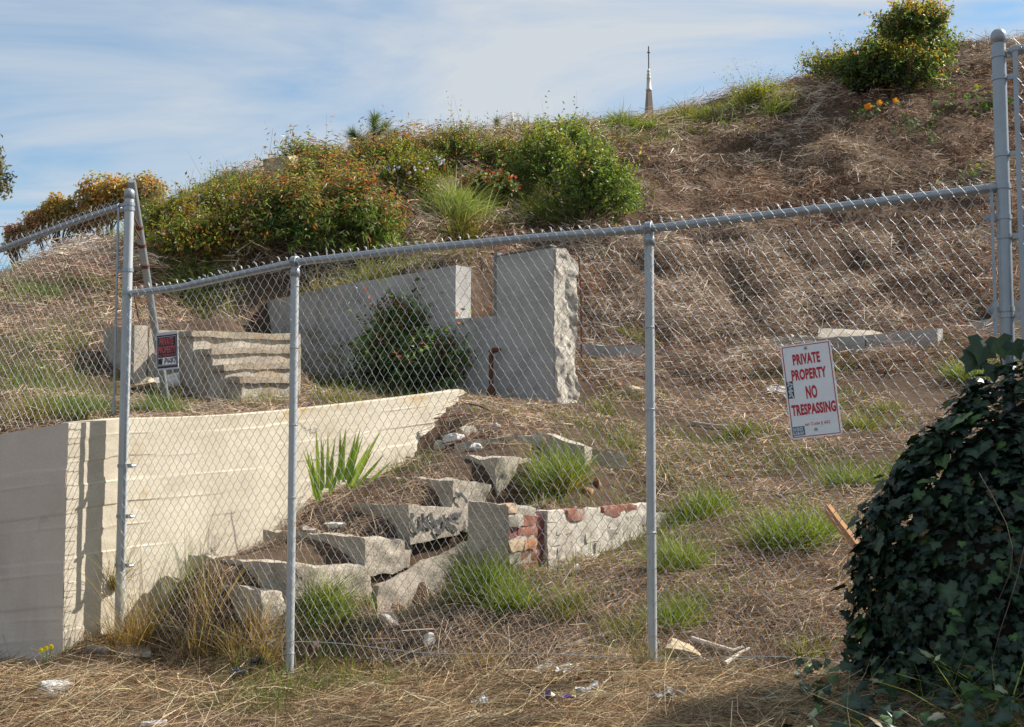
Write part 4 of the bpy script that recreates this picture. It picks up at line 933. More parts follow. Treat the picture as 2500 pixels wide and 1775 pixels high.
# line boxes as fractions of the sign, read off the photograph
def L_(txt, fx0, fx1, fy0, fy1, mat, bold=.045, sp_=1.08): return sg.text(txt, (fx0-.5)*Wd, (.5-fy1)*Ht, (fx1-.5)*Wd, (.5-fy0)*Ht, .0030, mat, root, bold, sp_)
L_('PRIVATE', .22, .76, .105, .222, M['signred']); L_('PROPERTY', .16, .845, .268, .385, M['signred'])
L_('NO', .40, .62, .452, .590, M['signred'], .04); L_('TRESPASSING', .075, .945, .637, .755, M['signred'])
L_('nal Code § 602', .30, .795, .838, .880, M['signred'], .012)
for fy in (.052, .915):
    c = sg.at([0.0, (.5-fy)*Ht], .0); V, F = tube([c+nrm3*.002, c+nrm3*.006, c+nrm3*.0075], [.008, .007, .003], 12); mb = MB(); mb.put(V, F[0]); mb.put(V, F[1]); mb.build('bolt', M['galv'], root)
k = sg.rect((.035-.5)*Wd, (.5-.565)*Ht, (.165-.5)*Wd, (.5-.385)*Ht, .0034, .0006, 'sticker', M['stickerdark'], root, label='narrow black sticker with pale letters')
u = lambda fx, fy: ((fx-.5)*Wd, (.5-fy)*Ht)
for pl in [[(.06,.39),(.10,.405),(.155,.425)], [(.10,.405),(.06,.435)], [(.15,.44),(.08,.455),(.12,.475),(.06,.49)], [(.15,.485),(.07,.505),(.13,.52),(.07,.535)], [(.06,.55),(.11,.53),(.15,.56)]]:
    sg.stroke([u(*q) for q in pl], .008, .0040, M['stickerpale'], k)
k = sg.rect((.035-.5)*Wd, (.5-.965)*Ht, (.285-.5)*Wd, (.5-.868)*Ht, .0034, .0006, 'sticker', M['stickerblue'], root, label='small blue-grey sticker with pale scribble')
for pl in [[(.06,.88),(.07,.915)], [(.10,.88),(.10,.915)], [(.075,.897),(.12,.893)], [(.14,.88),(.14,.912),(.17,.908),(.165,.885),(.14,.882)], [(.20,.88),(.19,.91),(.235,.912),(.24,.885),(.20,.88)], [(.06,.925),(.06,.955),(.09,.945)], [(.11,.925),(.115,.955)], [(.14,.955),(.15,.922),(.175,.955)], [(.20,.955),(.205,.925),(.235,.955),(.25,.925)]]:
    sg.stroke([u(*q) for q in pl], .0045, .0040, M['stickerpale'], k)
# ---- black sign at the left
Wd, Ht = .168, .232
sg = Panel(421, 858, math.radians(3.0)); root = thing('warning_sign', 'small black private-property sign with red letters near the corner post', 'sign', sg.at([0, -Ht/2], 0))
sg.rect(-Wd/2, -Ht/2, Wd/2, Ht/2, .002, .003, 'panel', M['signgrey'], root, r=.005)
sg.rect(-Wd*.465, -Ht*.455, Wd*.465, Ht*.425, .0028, .0006, 'black_field', M['signblack'], root)
sg.rect(-Wd*.43, -Ht*.395, Wd*.43, Ht*.385, .0034, .0004, 'white_line', M['signgrey'], root)
sg.rect(-Wd*.415, -Ht*.382, Wd*.415, Ht*.372, .0040, .0004, 'inner_field', M['signblack'], root)
def L2(txt, fx0, fx1, fy0, fy1, mat, bold=.02): return sg.text(txt, (fx0-.5)*Wd, (.5-fy1)*Ht, (fx1-.5)*Wd, (.5-fy0)*Ht, .0046, mat, root, bold)
L2('PRIVATE', .17, .80, .15, .345, M['signpink']); L2('PROPERTY', .11, .89, .375, .555, M['signpink'])
L2('NO TRESPASSING', .11, .90, .585, .655, M['signpink'], .0)
sg.rect((.10-.5)*Wd, (.5-.87)*Ht, (.90-.5)*Wd, (.5-.675)*Ht, .0044, .0003, 'white_field', M['signwhite'], root)
for pl, w in [([(.13,.70),(.14,.85)], .012), ([(.20,.69),(.19,.86)], .012), ([(.13,.78),(.22,.77)], .012), ([(.28,.69),(.24,.86)], .01), ([(.42,.70),(.38,.86)], .006), ([(.40,.71),(.48,.70),(.46,.78),(.40,.80)], .006), ([(.58,.71),(.52,.74),(.54,.82),(.60,.80),(.57,.76)], .006),
              ([(.66,.69),(.62,.80),(.70,.82)], .006), ([(.72,.70),(.71,.84)], .007), ([(.72,.76),(.80,.70)], .006), ([(.72,.76),(.80,.82)], .006), ([(.80,.71),(.89,.70),(.84,.84)], .006)]:
    sg.stroke([u(*q) for q in pl], w, .0050, M['signblack'], root)

# ================================================================== FAR STEEPLE
sd = 120.0
def SPt(px, py): return P(px, py, sd)
r = thing('church_steeple', 'distant brown church spire topped by a thin cross above the hill', 'steeple', np.append(SPt(1584, 300)[:2], 5.5))
cx, cy = SPt(1584, 200)[:2]; kx = sd/FPX
def quadtower(name, lev, mat, parent, rot=math.radians(25)):
    V = []; 
    for z, h in lev:
        for q in range(4): a = rot+math.pi/4+q*math.pi/2; V.append([cx+h*1.414*math.cos(a), cy+h*1.414*math.sin(a), z])
    V = np.array(V); n = len(lev); i, j = np.meshgrid(np.arange(n-1), np.arange(4), indexing='ij'); j2 = (j+1) % 4
    F = np.stack([i*4+j, i*4+j2, (i+1)*4+j2, (i+1)*4+j], -1).reshape(-1, 4); F = np.concatenate([F, [[n*4-4, n*4-3, n*4-2, n*4-1]]]); return add(name, V, F, mat, parent)
Z = lambda y: SPt(1584, y)[2]
quadtower('tower', [(5.5, 34*kx*.5), (Z(360), 30*kx*.5)], M['spire'], r)
quadtower('spire', [(Z(360)+.01, 24*kx*.5), (Z(300), 18*kx*.5), (Z(221), 9.5*kx*.5)], M['spire'], r)
quadtower('lantern', [(Z(220.9), 11*kx*.5), (Z(217), 11*kx*.5), (Z(215), 8.6*kx*.5), (Z(192), 7*kx*.5), (Z(189), 8.6*kx*.5), (Z(187), 6*kx*.5), (Z(184), 6.5*kx*.5), (Z(181), 7.4*kx*.5), (Z(178), 4.5*kx*.5), (Z(174), 6*kx*.5), (Z(172), 6*kx*.5), (Z(167), 2*kx*.5)], M['spirewhite'], r)
cr = MB()
V, F = box([cx, cy, (Z(168)+Z(111))/2], [math.cos(.44), math.sin(.44), 0], [-math.sin(.44), math.cos(.44), 0], [0, 0, 1], .085, .085, Z(111)-Z(168), nu=1, nv=2, nw=1, rough=0); cr.put(V, F)
V, F = box([cx, cy, Z(126.5)], [math.cos(.44), math.sin(.44), 0], [-math.sin(.44), math.cos(.44), 0], [0, 0, 1], 8*kx, .09, .09, nu=2, nv=1, nw=1, rough=0); cr.put(V, F); cr.build('cross', M['black'], r)

# ================================================================== DRY STRAW OVER EVERYTHING
def frustum_samples(n, y0, y1, amax=0.52):
    a = rng.uniform(-amax, amax, n); y = np.exp(rng.uniform(math.log(y0), math.log(y1), n)); return np.stack([a*y, y], 1)
def straw(n, y0, y1, seed, mask=None):
    q = frustum_samples(n, y0, y1); z = H(q[:, 0], q[:, 1]); p = np.column_stack([q, z]); nr = Hn(q[:, 0], q[:, 1])
    # keep off the vertical terrain jumps inside the walls
    ok = nr[:, 2] > 0.45
    if mask is not None: ok &= mask(p)
    for a, b in KERBS:                     # bare strip in front of each kerb
        e = b-a; t = np.clip(((q-a)@e)/(e@e), 0, 1); ok &= (np.linalg.norm(q-(a+t[:, None]*e), axis=1) > .26) | (rng.random(len(q)) < .15)
    u, v, d = proj(p); ok &= (u > -450) & (u < 2950) & (v > -150) & (v < 2100)
    return p[ok], nr[ok], d[ok]
PAL_FRONT = [(0.440,0.317,0.185),(0.334,0.229,0.132),(0.211,0.136,0.081),(0.546,0.449,0.299),(0.106,0.068,0.044)]
PAL_YARD = [(0.529,0.396,0.274),(0.425,0.297,0.194),(0.293,0.194,0.123),(0.585,0.491,0.387),(0.151,0.094,0.061)]
PAL_HILL = [(0.538,0.451,0.355),(0.451,0.355,0.264),(0.326,0.235,0.168),(0.634,0.557,0.470),(0.163,0.110,0.077),(0.211,0.101,0.058)]
PAL_RED = [(0.294,0.156,0.097),(0.193,0.097,0.062),(0.423,0.322,0.230),(0.120,0.071,0.049),(0.497,0.414,0.331)]
def straw_mesh(name, p, nr, d, pal, wts, Lr, lift, wid, label, clumpf, clump_amp, gap=-2, flow=0.0, nseg=2, rise=0.06):
    n0 = fbm(np.column_stack([p[:, :2]*clumpf, np.zeros(len(p))]), 33, 3)
    keep = n0 > gap + rng.normal(size=len(p))*.12
    p, nr, d, n0 = p[keep], nr[keep], d[keep], n0[keep]; n = len(p)
    r = rng.normal(size=(n, 3))
    # combed locally by a slowly turning field, plus downhill
    ang = 2.4*fbm(np.column_stack([p[:, :2]*1.1, np.zeros(n)]), 51, 2)*math.pi; comb = np.stack([np.cos(ang), np.sin(ang), np.zeros(n)], 1)
    down = np.stack([nr[:, 0], nr[:, 1], np.zeros(n)], 1)
    r = r + comb*0.35 + down*flow
    tdir = unit(r - nr*np.sum(r*nr, 1, keepdims=True))
    lf = np.abs(rng.normal(size=n))*lift
    dirn = unit(tdir + nr*lf[:, None]); L = rng.uniform(*Lr, n)*np.exp(rng.normal(size=n)*.25)
    base = p + nr*(rng.random(n)*rise*np.clip(.6+n0*clump_amp, .1, 2))[:, None] - dirn*L[:, None]*.3
    bend = -nr*(lf*rng.uniform(.4, 1.2, n))[:, None] + rng.normal(size=(n, 3))*.16
    W = np.maximum(.0016, wid*d)*np.exp(rng.normal(size=n)*.3)
    nseg = 1 if d.mean() > 7.5 else nseg
    V, F, m = blades(base, dirn, L, W, bend, nseg, .4)
    c = pick(pal, n, wts, .2)*(1+.3*n0)[:, None]
    return add(name, V, F, M['straw'], None, col=np.repeat(c, m, 0), kind='stuff', label=label, cat='dry grass', base=(0, 6, 0))
fence_side = lambda p: (p[:, :2]-A0)@FNV      # >0 on the street side
onwall = lambda p: np.zeros(len(p), bool)
p_, n_, d_ = straw(120000, 3.9, 7.4, 1, lambda p: fence_side(p) > -.12)
straw_mesh('dry_grass', p_, n_, d_, PAL_FRONT, [3, 3, 2, 2.4, 1.6], (.07, .26), .30, .00034, 'golden brown dead grass matted along the street side of the fence', 1.6, .8, -.62)
p_, n_, d_ = straw(9000, 3.9, 7.2, 5, lambda p: fence_side(p) > -.3)
straw_mesh('dry_stalks', p_, n_, d_, PAL_FRONT, [2, 2, 2, 3, 1], (.2, .55), .35, .00038, 'long loose dry stalks lying over the verge', 1.2, .8, -.5, 0, 3, .09)
p_, n_, d_ = straw(215000, 5.0, 15.5, 2, lambda p: fence_side(p) <= -.05)
yard = (d_ < 14.5)
straw_mesh('dry_grass', p_[yard], n_[yard], d_[yard], PAL_YARD, [2.4, 3, 3, 1.2, 2], (.05, .19), .40, .00036, 'tan dead grass stubble covering the yard behind the fence', 1.6, 1.2, -.5)
p_, n_, d_ = straw(105000, 12.8, 31, 4)
straw_mesh('leaf_litter', p_, n_, d_, [(.16,.095,.06),(.11,.065,.042),(.24,.15,.095),(.20,.09,.05),(.30,.22,.15)], None, (.05, .16), .7, .00060, 'dark brown dead leaf litter matted under the hillside stalks', 1.6, .6, -3, .2, 1, .10)
p_, n_, d_ = straw(290000, 13.2, 31, 3)
u_, v_, _ = proj(p_); red = (fbm(np.column_stack([p_[:, :2]*.45, np.zeros(len(p_))]), 61, 3) + (u_-1900)/900*(v_ < 560)) > .40
straw_mesh('dry_grass', p_[~red], n_[~red], d_[~red], PAL_HILL, [2.4, 3, 3, 1.4, 1.6, 1], (.10, .38), .45, .00038, 'bleached grey-tan dead stalks draped over the hillside', 1.5, 1.6, -.5, .45, 2, .2)
straw_mesh('dry_grass', p_[red], n_[red], d_[red], PAL_RED, [2, 2, 2, 1.6, 1.4], (.08, .3), .6, .00038, 'reddish brown dead brush on the upper right hillside', 1.8, 1.6, -.45, .3, 2, .2)

# ================================================================== GRASS TUFTS
G_BRIGHT = [(0.107,0.180,0.025),(0.148,0.230,0.033),(0.074,0.131,0.021),(0.213,0.262,0.049),(0.279,0.271,0.090)]
G_DEEP = [(0.066,0.131,0.025),(0.098,0.164,0.033),(0.049,0.098,0.021),(0.148,0.205,0.057),(0.213,0.230,0.090)]
G_OLIVE = [(0.131,0.139,0.041),(0.090,0.115,0.025),(0.180,0.164,0.066),(0.230,0.172,0.090)]
G_DRYO = [(0.426,0.256,0.117),(0.320,0.181,0.086),(0.490,0.352,0.203),(0.213,0.117,0.064)]
G_DRY = [(0.295,0.197,0.090),(0.230,0.139,0.061),(0.344,0.262,0.148),(0.164,0.164,0.049),(0.131,0.082,0.045)]
def tuft_arrays(c, rad, h, n, pal, wts=None, spread=.55, wid=.006, droop=.5, lean=(0, 0), nseg=3, up=1.0):
    nc_ = max(3, n//60); cr_ = rad*.7*np.sqrt(rng.random(nc_)); ca_ = rng.uniform(0, 2*np.pi, nc_); kk_ = rng.integers(nc_, size=n); hs_ = rng.uniform(.5, 1.2, nc_)[kk_]; lx_ = rng.normal(size=(nc_, 2))[kk_]*.22
    r = rad*.3*np.sqrt(rng.random(n)); a = rng.uniform(0, 2*np.pi, n)
    x = c[0]+(cr_*np.cos(ca_))[kk_]+r*np.cos(a); y = c[1]+(cr_*np.sin(ca_))[kk_]+r*np.sin(a); p = np.column_stack([x, y, H(x, y)-.01])
    out = np.stack([np.cos(a), np.sin(a), np.zeros(n)], 1)
    d = unit(out*(spread*(r/rad*2.2+.25)*rng.uniform(.1, 2.0, n))[:, None] + np.array([0, 0, up]) + rng.normal(size=(n, 3))*.22 + np.column_stack([lx_, np.zeros(n)]) + np.array([lean[0], lean[1], 0]))
    L = h*hs_*rng.uniform(.35, 1.25, n); bend = out*(droop*.5*rng.random(n))[:, None] - np.array([0, 0, 1])*(droop*rng.uniform(.1, .8, n))[:, None] + rng.normal(size=(n, 3))*.08
    V, F, m = blades(p, d, L, wid*rng.uniform(.6, 1.3, n), bend, nseg, .9)
    c_ = pick(pal, n, wts, .25); c_ = np.repeat(c_, m, 0); uu = np.tile(np.repeat(np.linspace(0, 1, nseg+1), 2), n)[:, None]; c_ = c_*(1-.45*uu**2) + np.array([.38, .36, .14])*.45*uu**2
    # straw-coloured tips on some blades
    return V, F, c_
def tuft(px, py, w, h, n, pal, label, spread=.55, droop=.5, dry=.35, name='grass_tuft', cat='grass', group=None, lean=(0, 0), wid=None, wts=None):
    c = hit(px, py); _, _, d = proj(c); k = d/FPX; wd = wid or max(.004, .00062*d)
    mb = MB(); V, F, cc = tuft_arrays(c, w*k*.5, h*k, n, pal, wts, spread, wd, droop, lean); mb.put(V, F, cc)
    if dry: V, F, cc = tuft_arrays(c, w*k*.55, h*k*.6, int(n*dry), G_DRY, None, spread*1.4, wd, droop*1.4); mb.put(V, F, cc)
    return mb.build(name, M['grass'], None, base=c, label=label, cat=cat, group=group)
T = [(1355,1190,150,150,900,G_BRIGHT,'upright bright green grass tuft beside the top of the broken stairs',.5,.35),
     (1935,1330,200,160,1300,G_BRIGHT,'large bright green grass tuft below the white sign left of the ivy',.7,.5),
     (1715,1265,150,110,700,G_BRIGHT,'sparse green grass tuft between the post and the large tuft',.6,.4),
     (2075,1195,130,100,650,G_DEEP,'dark green grass tuft against the left flank of the ivy',.7,.5),
     (1650,1400,130,150,700,G_BRIGHT,'tall green grass tuft just right of the middle post',.5,.4),
     (1660,1520,150,110,500,G_BRIGHT,'low green grass patch at the foot of the middle post, right side',.6,.4),
     (1165,1450,130,140,650,G_DEEP,'dense green grass tuft in front of the fallen slab',.6,.4),
     (1240,1470,150,110,550,G_BRIGHT,'green grass fringe below the brick pier',.6,.4),
     (800,1500,150,130,700,G_BRIGHT,'green grass tuft on the lowest broken step',.6,.4),
     (1370,1500,180,90,420,G_OLIVE,'thin olive grass patch below the white brick wall',.6,.4),
     (1500,1560,160,80,380,G_OLIVE,'scrappy olive grass left of the middle post foot',.6,.4),
     (2365,930,110,80,500,G_BRIGHT,'small bright grass tuft behind the ivy top at the tall post',.6,.5),
     (1115,520,150,100,1100,[(.20,.27,.09),(.28,.33,.14),(.12,.19,.05),(.33,.34,.19)],'pale feathery grass clump in the middle of the hillside',.8,.6),
     (1115,565,110,80,500,G_OLIVE,'lower pale grass clump hanging below the feathery one',.8,.7),
     (1330,545,170,110,1300,G_DEEP,'dark green arching grass clump left below the round green bush',.9,.8),
     (1260,500,120,80,700,G_DEEP,'deep green grass clump between the feathery clump and the round bush',.9,.8),
     (490,690,190,90,1200,G_DEEP,'wide dark green grass clump just above the left rail',.9,.8),
     (425,540,140,90,1000,G_DEEP,'drooping green grass clump right of the leaning pole',.9,.9),
     (1195,400,160,80,1100,G_DEEP,'broad green grass clump on the crest left of the round bush',.9,.7),
     (1540,325,110,60,700,G_DEEP,'green grass clump on the crest left of the steeple',.9,.7),
     (1640,300,130,60,600,G_OLIVE,'spiky grass clump on the crest right of the steeple',.9,.5),
     (1865,280,120,55,700,G_BRIGHT,'bright grass clump on the crest below the yellow-green weeds',.9,.6),
     (1760,285,120,50,450,G_OLIVE,'low olive grass on the crest between steeple and weeds',.9,.6),
     (1240,575,130,50,450,G_OLIVE,'short olive grass patch just above the fence rail',.9,.6),
     (590,480,160,70,900,G_DEEP,'spiky green grass on the left skyline',.8,.4),
     (470,520,150,50,600,G_BRIGHT,'yellow-green grass along the left skyline slope',.9,.6),
     (2170,225,120,40,300,G_OLIVE,'scraggly grass under the tall bush at the crest',.9,.6),
     (960,1680,120,90,90,G_BRIGHT,'few green sprouts at the roadside in front of the fence',.4,.2),
     (845,990,170,60,420,G_OLIVE,'green and rusty grass fringe behind the beige wall',.6,.4),
     (650,1000,140,70,420,G_OLIVE,'olive grass at the foot of the terrace stair',.6,.4),
     (400,1008,160,70,600,G_DEEP,'dark green grass in front of the terrace stair post',.6,.4),
     (190,1010,200,80,800,G_DEEP,'deep green grass on the terrace behind the left fence',.6,.5),
     (60,1020,180,80,600,G_DRY,'dry tan grass on the terrace at the left edge',.7,.5),
     (860,860,180,130,600,G_OLIVE,'tall olive grass leaning against the shaded grey wall',.7,.8),
     (770,800,120,120,260,G_DRY,'arching dry grass at the left end of the grey wall',.9,.9),
     (1300,985,150,60,330,G_OLIVE,'olive weeds at the foot of the broken pillar',.6,.4),
     (1820,1060,120,50,260,G_OLIVE,'faint green patch below the white sign to the left',.7,.5),
     (2090,1050,120,60,300,G_OLIVE,'green patch right of the white sign foot',.7,.5),
     (1440,890,120,40,260,G_OLIVE,'thin green fringe along the low kerb right of the pillar',.7,.5),
     (1570,840,110,40,260,G_OLIVE,'weedy fringe behind the low kerb near the post',.7,.5)]
for px, py, w, h, n, pal, lab, sp_, dr in T: tuft(px, py, w, h, int(n*1.5), pal+G_DEEP[:2] if pal is G_BRIGHT else pal, lab, sp_, dr+.15)

T2 = [(680,455,120,50,500,G_DEEP,'grass tuft under the tan boulder on the skyline'),(1010,500,120,60,500,G_DEEP,'green tuft between flowering shrub and feathery clump'),(1060,430,120,60,600,G_BRIGHT,'bright grass tuft on the crest behind the flowering shrub'),(1400,310,120,50,500,G_OLIVE,'olive crest grass left of the steeple clump'),(1470,318,110,45,450,G_BRIGHT,'bright crest grass just above the round green bush'),(1590,310,80,40,350,G_BRIGHT,'short grass at the foot of the steeple line'),(1700,292,110,45,450,G_DEEP,'deep green crest grass right of the steeple'),(1800,262,100,45,350,G_BRIGHT,'bright crest grass at the mossy stump'),(1950,232,140,40,350,G_OLIVE,'dry-tipped crest grass below the thin bronze bush'),
      (560,620,120,60,500,G_DEEP,'green grass at the lower left of the large orange shrub'),(390,620,90,60,350,G_OLIVE,'olive grass at the foot of the leaning pole'),(350,580,90,70,400,G_BRIGHT,'bright grass behind the leaning pole top'),(640,560,90,50,300,G_DEEP,'grass peeping out between the left shrubs'),(230,700,160,60,500,G_OLIVE,'olive grass band behind the left fence mesh'),(90,730,180,60,500,G_DEEP,'dark grass band on the slope at far left'),(200,620,150,50,500,G_DEEP,'green grass along the top of the far-left slope'),(150,840,170,60,400,G_OLIVE,'faded grass on the lower far-left slope'),
      (1530,1090,90,50,160,G_OLIVE,'weeds at the tail of the trailing kerb piece'),(1620,1170,100,50,200,G_OLIVE,'small olive weeds behind the middle post'),(2180,1000,110,50,220,G_OLIVE,'olive weeds above the left shoulder of the ivy'),(1900,900,90,36,180,G_OLIVE,'weeds under the sunken kerb strip'),(1480,1010,120,40,200,G_OLIVE,'faint weeds in the yard left of the middle post'),(900,1440,70,60,160,G_BRIGHT,'green blades in the crack left of the fallen slab'),(1450,1640,120,50,120,G_DRY,'dry stalks at the fence foot left of the middle post'),(1180,1600,200,60,260,G_DRYO,'brown stubble under the fence in the middle bay'),(880,1600,200,60,260,G_DRYO,'brown stubble under the fence beside the left post')]
for px, py, w, h, n, pal, lab in T2: tuft(px, py, w, h, n, pal, lab, .8, .6, .4)
# tall dry grass growing through the fence at the wall corner
c = fp(f_s(400), 0)[:2] - FNV*.18
for (px, py, w, h, n, pal, lab) in [(370,1560,150,360,150,G_DRYO,'tall orange-brown dry grass growing against the beige wall corner'), (480,1570,200,230,260,G_DRYO,'dry grass thicket with green blades along the fence foot left of the post'),
                                    (430,1500,180,260,60,G_BRIGHT,'tall thin green grass stems before the beige wall'), (310,1590,110,140,300,G_DRYO,'tangled dead grass at the foot of the corner post'), (600,1600,170,130,330,G_DRYO,'dead grass heap under the fence left of the post')]:
    cc0 = hit(px, py); tt_ = tuft(px, py, w, h, n, pal, lab, .32, .35, .2, wid=.0036)
V_, F_, cc_ = tuft_arrays(fp(f_s(300), .6)-np.append(WNV*.03, 0), .06, .5, 120, G_DRY, None, .5, .004, .5); V_[:, 2] += .28
mb = MB(); mb.put(V_, F_, cc_); mb.build('grass_tuft', M['grass'], None, label='brown dead grass wedge caught between corner post and wall', cat='grass')
c = fp(f_s(1582), 0); mb = MB(); V_, F_, cc_ = tuft_arrays([c[0], c[1]], .10, .3, 260, G_DRY, None, .35, .0035, .2); mb.put(V_, F_, cc_); mb.build('grass_tuft', M['grass'], None, label='dry straw bundle around the foot of the middle post', cat='grass')
# green sprouts through the yard
q = frustum_samples(60000, 5.2, 14.5, .5); p = np.column_stack([q, H(q[:, 0], q[:, 1])]); nr = Hn(q[:, 0], q[:, 1])
m_ = (fbm(np.column_stack([q*.9, np.zeros(len(q))]), 81, 3) > .26+rng.normal(size=len(q))*.12) & (nr[:, 2] > .6)
p = p[m_]; n = len(p); _, _, d = proj(p)
V, F, m = blades(p, unit(np.array([0, 0, 1])+rng.normal(size=(n, 3))*.4), rng.uniform(.04, .16, n), .0005*d+.001, rng.normal(size=(n, 3))*.25, 3, .9)
add('grass_sprouts', V, F, M['grass'], None, col=np.repeat(pick(G_OLIVE+G_BRIGHT[:2], n, None, .2), m, 0), kind='stuff', label='thin green sprouts scattered through the dead yard grass', cat='grass', base=(0, 8, 0))
q = frustum_samples(110000, 9.3, 26, .52); q = q[(q[:, 1] > np.where(q[:, 0]/q[:, 1] < -.3, 9.5, 13.2)) & (q[:, 0]/q[:, 1] < -.07 + .04*rng.normal(size=len(q))) | ((q[:, 1] > 21.5+10*np.maximum(0, q[:, 0]/q[:, 1]-.05)) & (q[:, 0]/q[:, 1] < .24))]; p = np.column_stack([q, H(q[:, 0], q[:, 1])]); nr = Hn(q[:, 0], q[:, 1])
m_ = (fbm(np.column_stack([q*.5, np.zeros(len(q))]), 85, 3) > -.12+rng.normal(size=len(q))*.15) & (nr[:, 2] > .5); p = p[m_]; n = len(p); _, _, d = proj(p)
V, F, m = blades(p, unit(np.array([0, 0, 1])+rng.normal(size=(n, 3))*.5), rng.uniform(.006, .017, n)*d, .0006*d, rng.normal(size=(n, 3))*.3-[0, 0, .3], 2, .9)
add('hill_grass', V, F, M['grass'], None, col=np.repeat(pick(G_OLIVE+G_DEEP+G_BRIGHT, n, None, .2), m, 0), kind='stuff', label='green grass growing over the left part of the hillside', cat='grass', base=(0, 8, 0))

# ================================================================== SHRUBS
def shrub(name, label, lobes, ntwig, per, leafL, leafW, pal_in, pal_out, stems=10, base=None, cat='shrub', droop=0.0, tipred=None, twigL=.28, upb=.5, group=None, bottom=0.0):
    """lobes: list of (centre xyz, radii xyz, weight). Leaves sit along short twigs that reach the outline."""
    root = thing(name, label, cat, base)
    w = np.array([l[2] for l in lobes], float); w /= w.sum(); idx = rng.choice(len(lobes), ntwig, p=w)
    C = np.array([l[0] for l in lobes])[idx]; Rr = np.array([l[1] for l in lobes])[idx]
    dd = rand_dirs(ntwig); dd[:, 2] = np.where(dd[:, 2] < -.75, -dd[:, 2], dd[:, 2])
    nse = fbm(dd*2.6+C*1.7, 5, 3); rad = rng.random(ntwig)**.45*np.clip(1+.34*nse, .45, 1.35); s0 = C + dd*Rr*rad[:, None]*.92
    tdir = unit(dd*np.array([1, 1, .8]) + np.array([0, 0, upb]) + rng.normal(size=(ntwig, 3))*.35)
    TL = twigL*rng.uniform(.5, 1.3, ntwig)*(1+1.3*(rng.random(ntwig) < .09))
    u = (np.arange(per)+.5)/per
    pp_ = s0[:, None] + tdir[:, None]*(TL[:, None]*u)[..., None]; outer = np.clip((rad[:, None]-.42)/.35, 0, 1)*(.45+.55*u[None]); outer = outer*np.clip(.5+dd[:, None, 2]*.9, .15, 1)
    pp_ = pp_.reshape(-1, 3); n = len(pp_); tdr = np.repeat(tdir, per, 0); outer = outer.ravel()
    r = rng.normal(size=(n, 3)); side = unit(r - tdr*np.sum(r*tdr, 1, keepdims=True)); ld = unit(tdr*.55 + side - np.array([0, 0, droop]))
    nr = unit(np.cross(ld, rng.normal(size=(n, 3))) + np.array([.1, -.05, .5]))
    L = leafL*rng.uniform(.6, 1.25, n); Wd_ = leafW*rng.uniform(.7, 1.25, n)
    V, F, m = leaves(pp_, ld, nr, L, Wd_)
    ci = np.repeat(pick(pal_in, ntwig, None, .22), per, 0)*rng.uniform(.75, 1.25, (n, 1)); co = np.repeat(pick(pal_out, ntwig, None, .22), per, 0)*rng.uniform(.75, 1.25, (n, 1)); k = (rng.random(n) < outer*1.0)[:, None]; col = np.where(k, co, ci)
    mb = MB(); mb.put(V, F, np.repeat(col, m, 0)); mb.build('foliage', M['leaf'], root, kind='stuff')
    mb = MB(); b = np.asarray(base, float)
    for k in range(stems):
        e = s0[rng.integers(ntwig)]; mid = b*.5+e*.5 + rng.normal(size=3)*.06; mid[2] = b[2]*.45+e[2]*.55
        b2 = b + np.append(rng.normal(size=2)*.06, -.05); Vt, Ft = tube(np.array([b2, mid, e]), [.018, .011, .004], 5, cap=False); mb.put(Vt, Ft[0])
    # fine twigs
    V, F, m = blades(s0 - tdir*.12, tdir, TL+.1, np.full(ntwig, .005), rng.normal(size=(ntwig, 3))*.08, 2, .6); mb.put(V, F)
    mb.build('branches', M['bark'], root); return root
def lobe(px0, px1, py0, py1, d, w=1.0, dy=None):
    g = hit((px0+px1)/2, py1); dg = proj(g)[2]
    if dg < 40: d = dg - (px1-px0)/2*dg/FPX*.25
    c = P((px0+px1)/2, (py0+py1)/2, d); k = d/FPX; rx = (px1-px0)/2*k; rz = (py1-py0)/2*k; return (c, np.array([rx, dy or rx*.7, rz]), w)
E_GREEN = [(.10,.17,.045),(.14,.22,.06),(.075,.13,.04),(.19,.28,.085)]; E_ORANGE = [(.40,.165,.065),(.34,.12,.06),(.36,.24,.085),(.22,.22,.07),(.34,.31,.14)]
E_YEL = [(.25,.28,.06),(.19,.25,.055),(.30,.22,.06),(.14,.20,.05)]; E_DARK = [(.05,.085,.04),(.07,.11,.05),(.04,.07,.035),(.10,.145,.07)]
SC = 0.93
d1 = 15.6; b1 = hit(760, 655)
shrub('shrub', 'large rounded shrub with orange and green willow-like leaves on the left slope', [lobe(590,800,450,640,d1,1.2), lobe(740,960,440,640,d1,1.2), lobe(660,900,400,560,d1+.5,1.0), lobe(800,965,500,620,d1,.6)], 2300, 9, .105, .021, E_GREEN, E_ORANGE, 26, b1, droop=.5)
shrub('shrub', 'reddish shrub top on the crest behind the large orange shrub', [lobe(850,1030,355,440,19.5,1), lobe(960,1060,360,430,20,.6)], 700, 8, .10, .022, E_GREEN+E_YEL, E_ORANGE, 12, hit(930, 450), droop=.3)
shrub('shrub', 'leggy leafy shrub in front of the tan boulder on the skyline', [lobe(690,790,360,450,18.5,1), lobe(740,840,375,460,18.5,.8)], 420, 8, .11, .023, E_GREEN+E_YEL, E_ORANGE+E_YEL, 10, hit(720, 470), droop=.4)
shrub('shrub', 'round bright green bush with yellow tips at the centre of the crest', [lobe(1250,1420,330,500,18.6,1), lobe(1360,1545,370,560,18.2,1.3), lobe(1280,1480,315,420,19,.9), lobe(1430,1550,420,540,18,.6)], 1900, 9, .075, .034, E_GREEN, E_YEL, 22, hit(1410, 575), droop=.1)
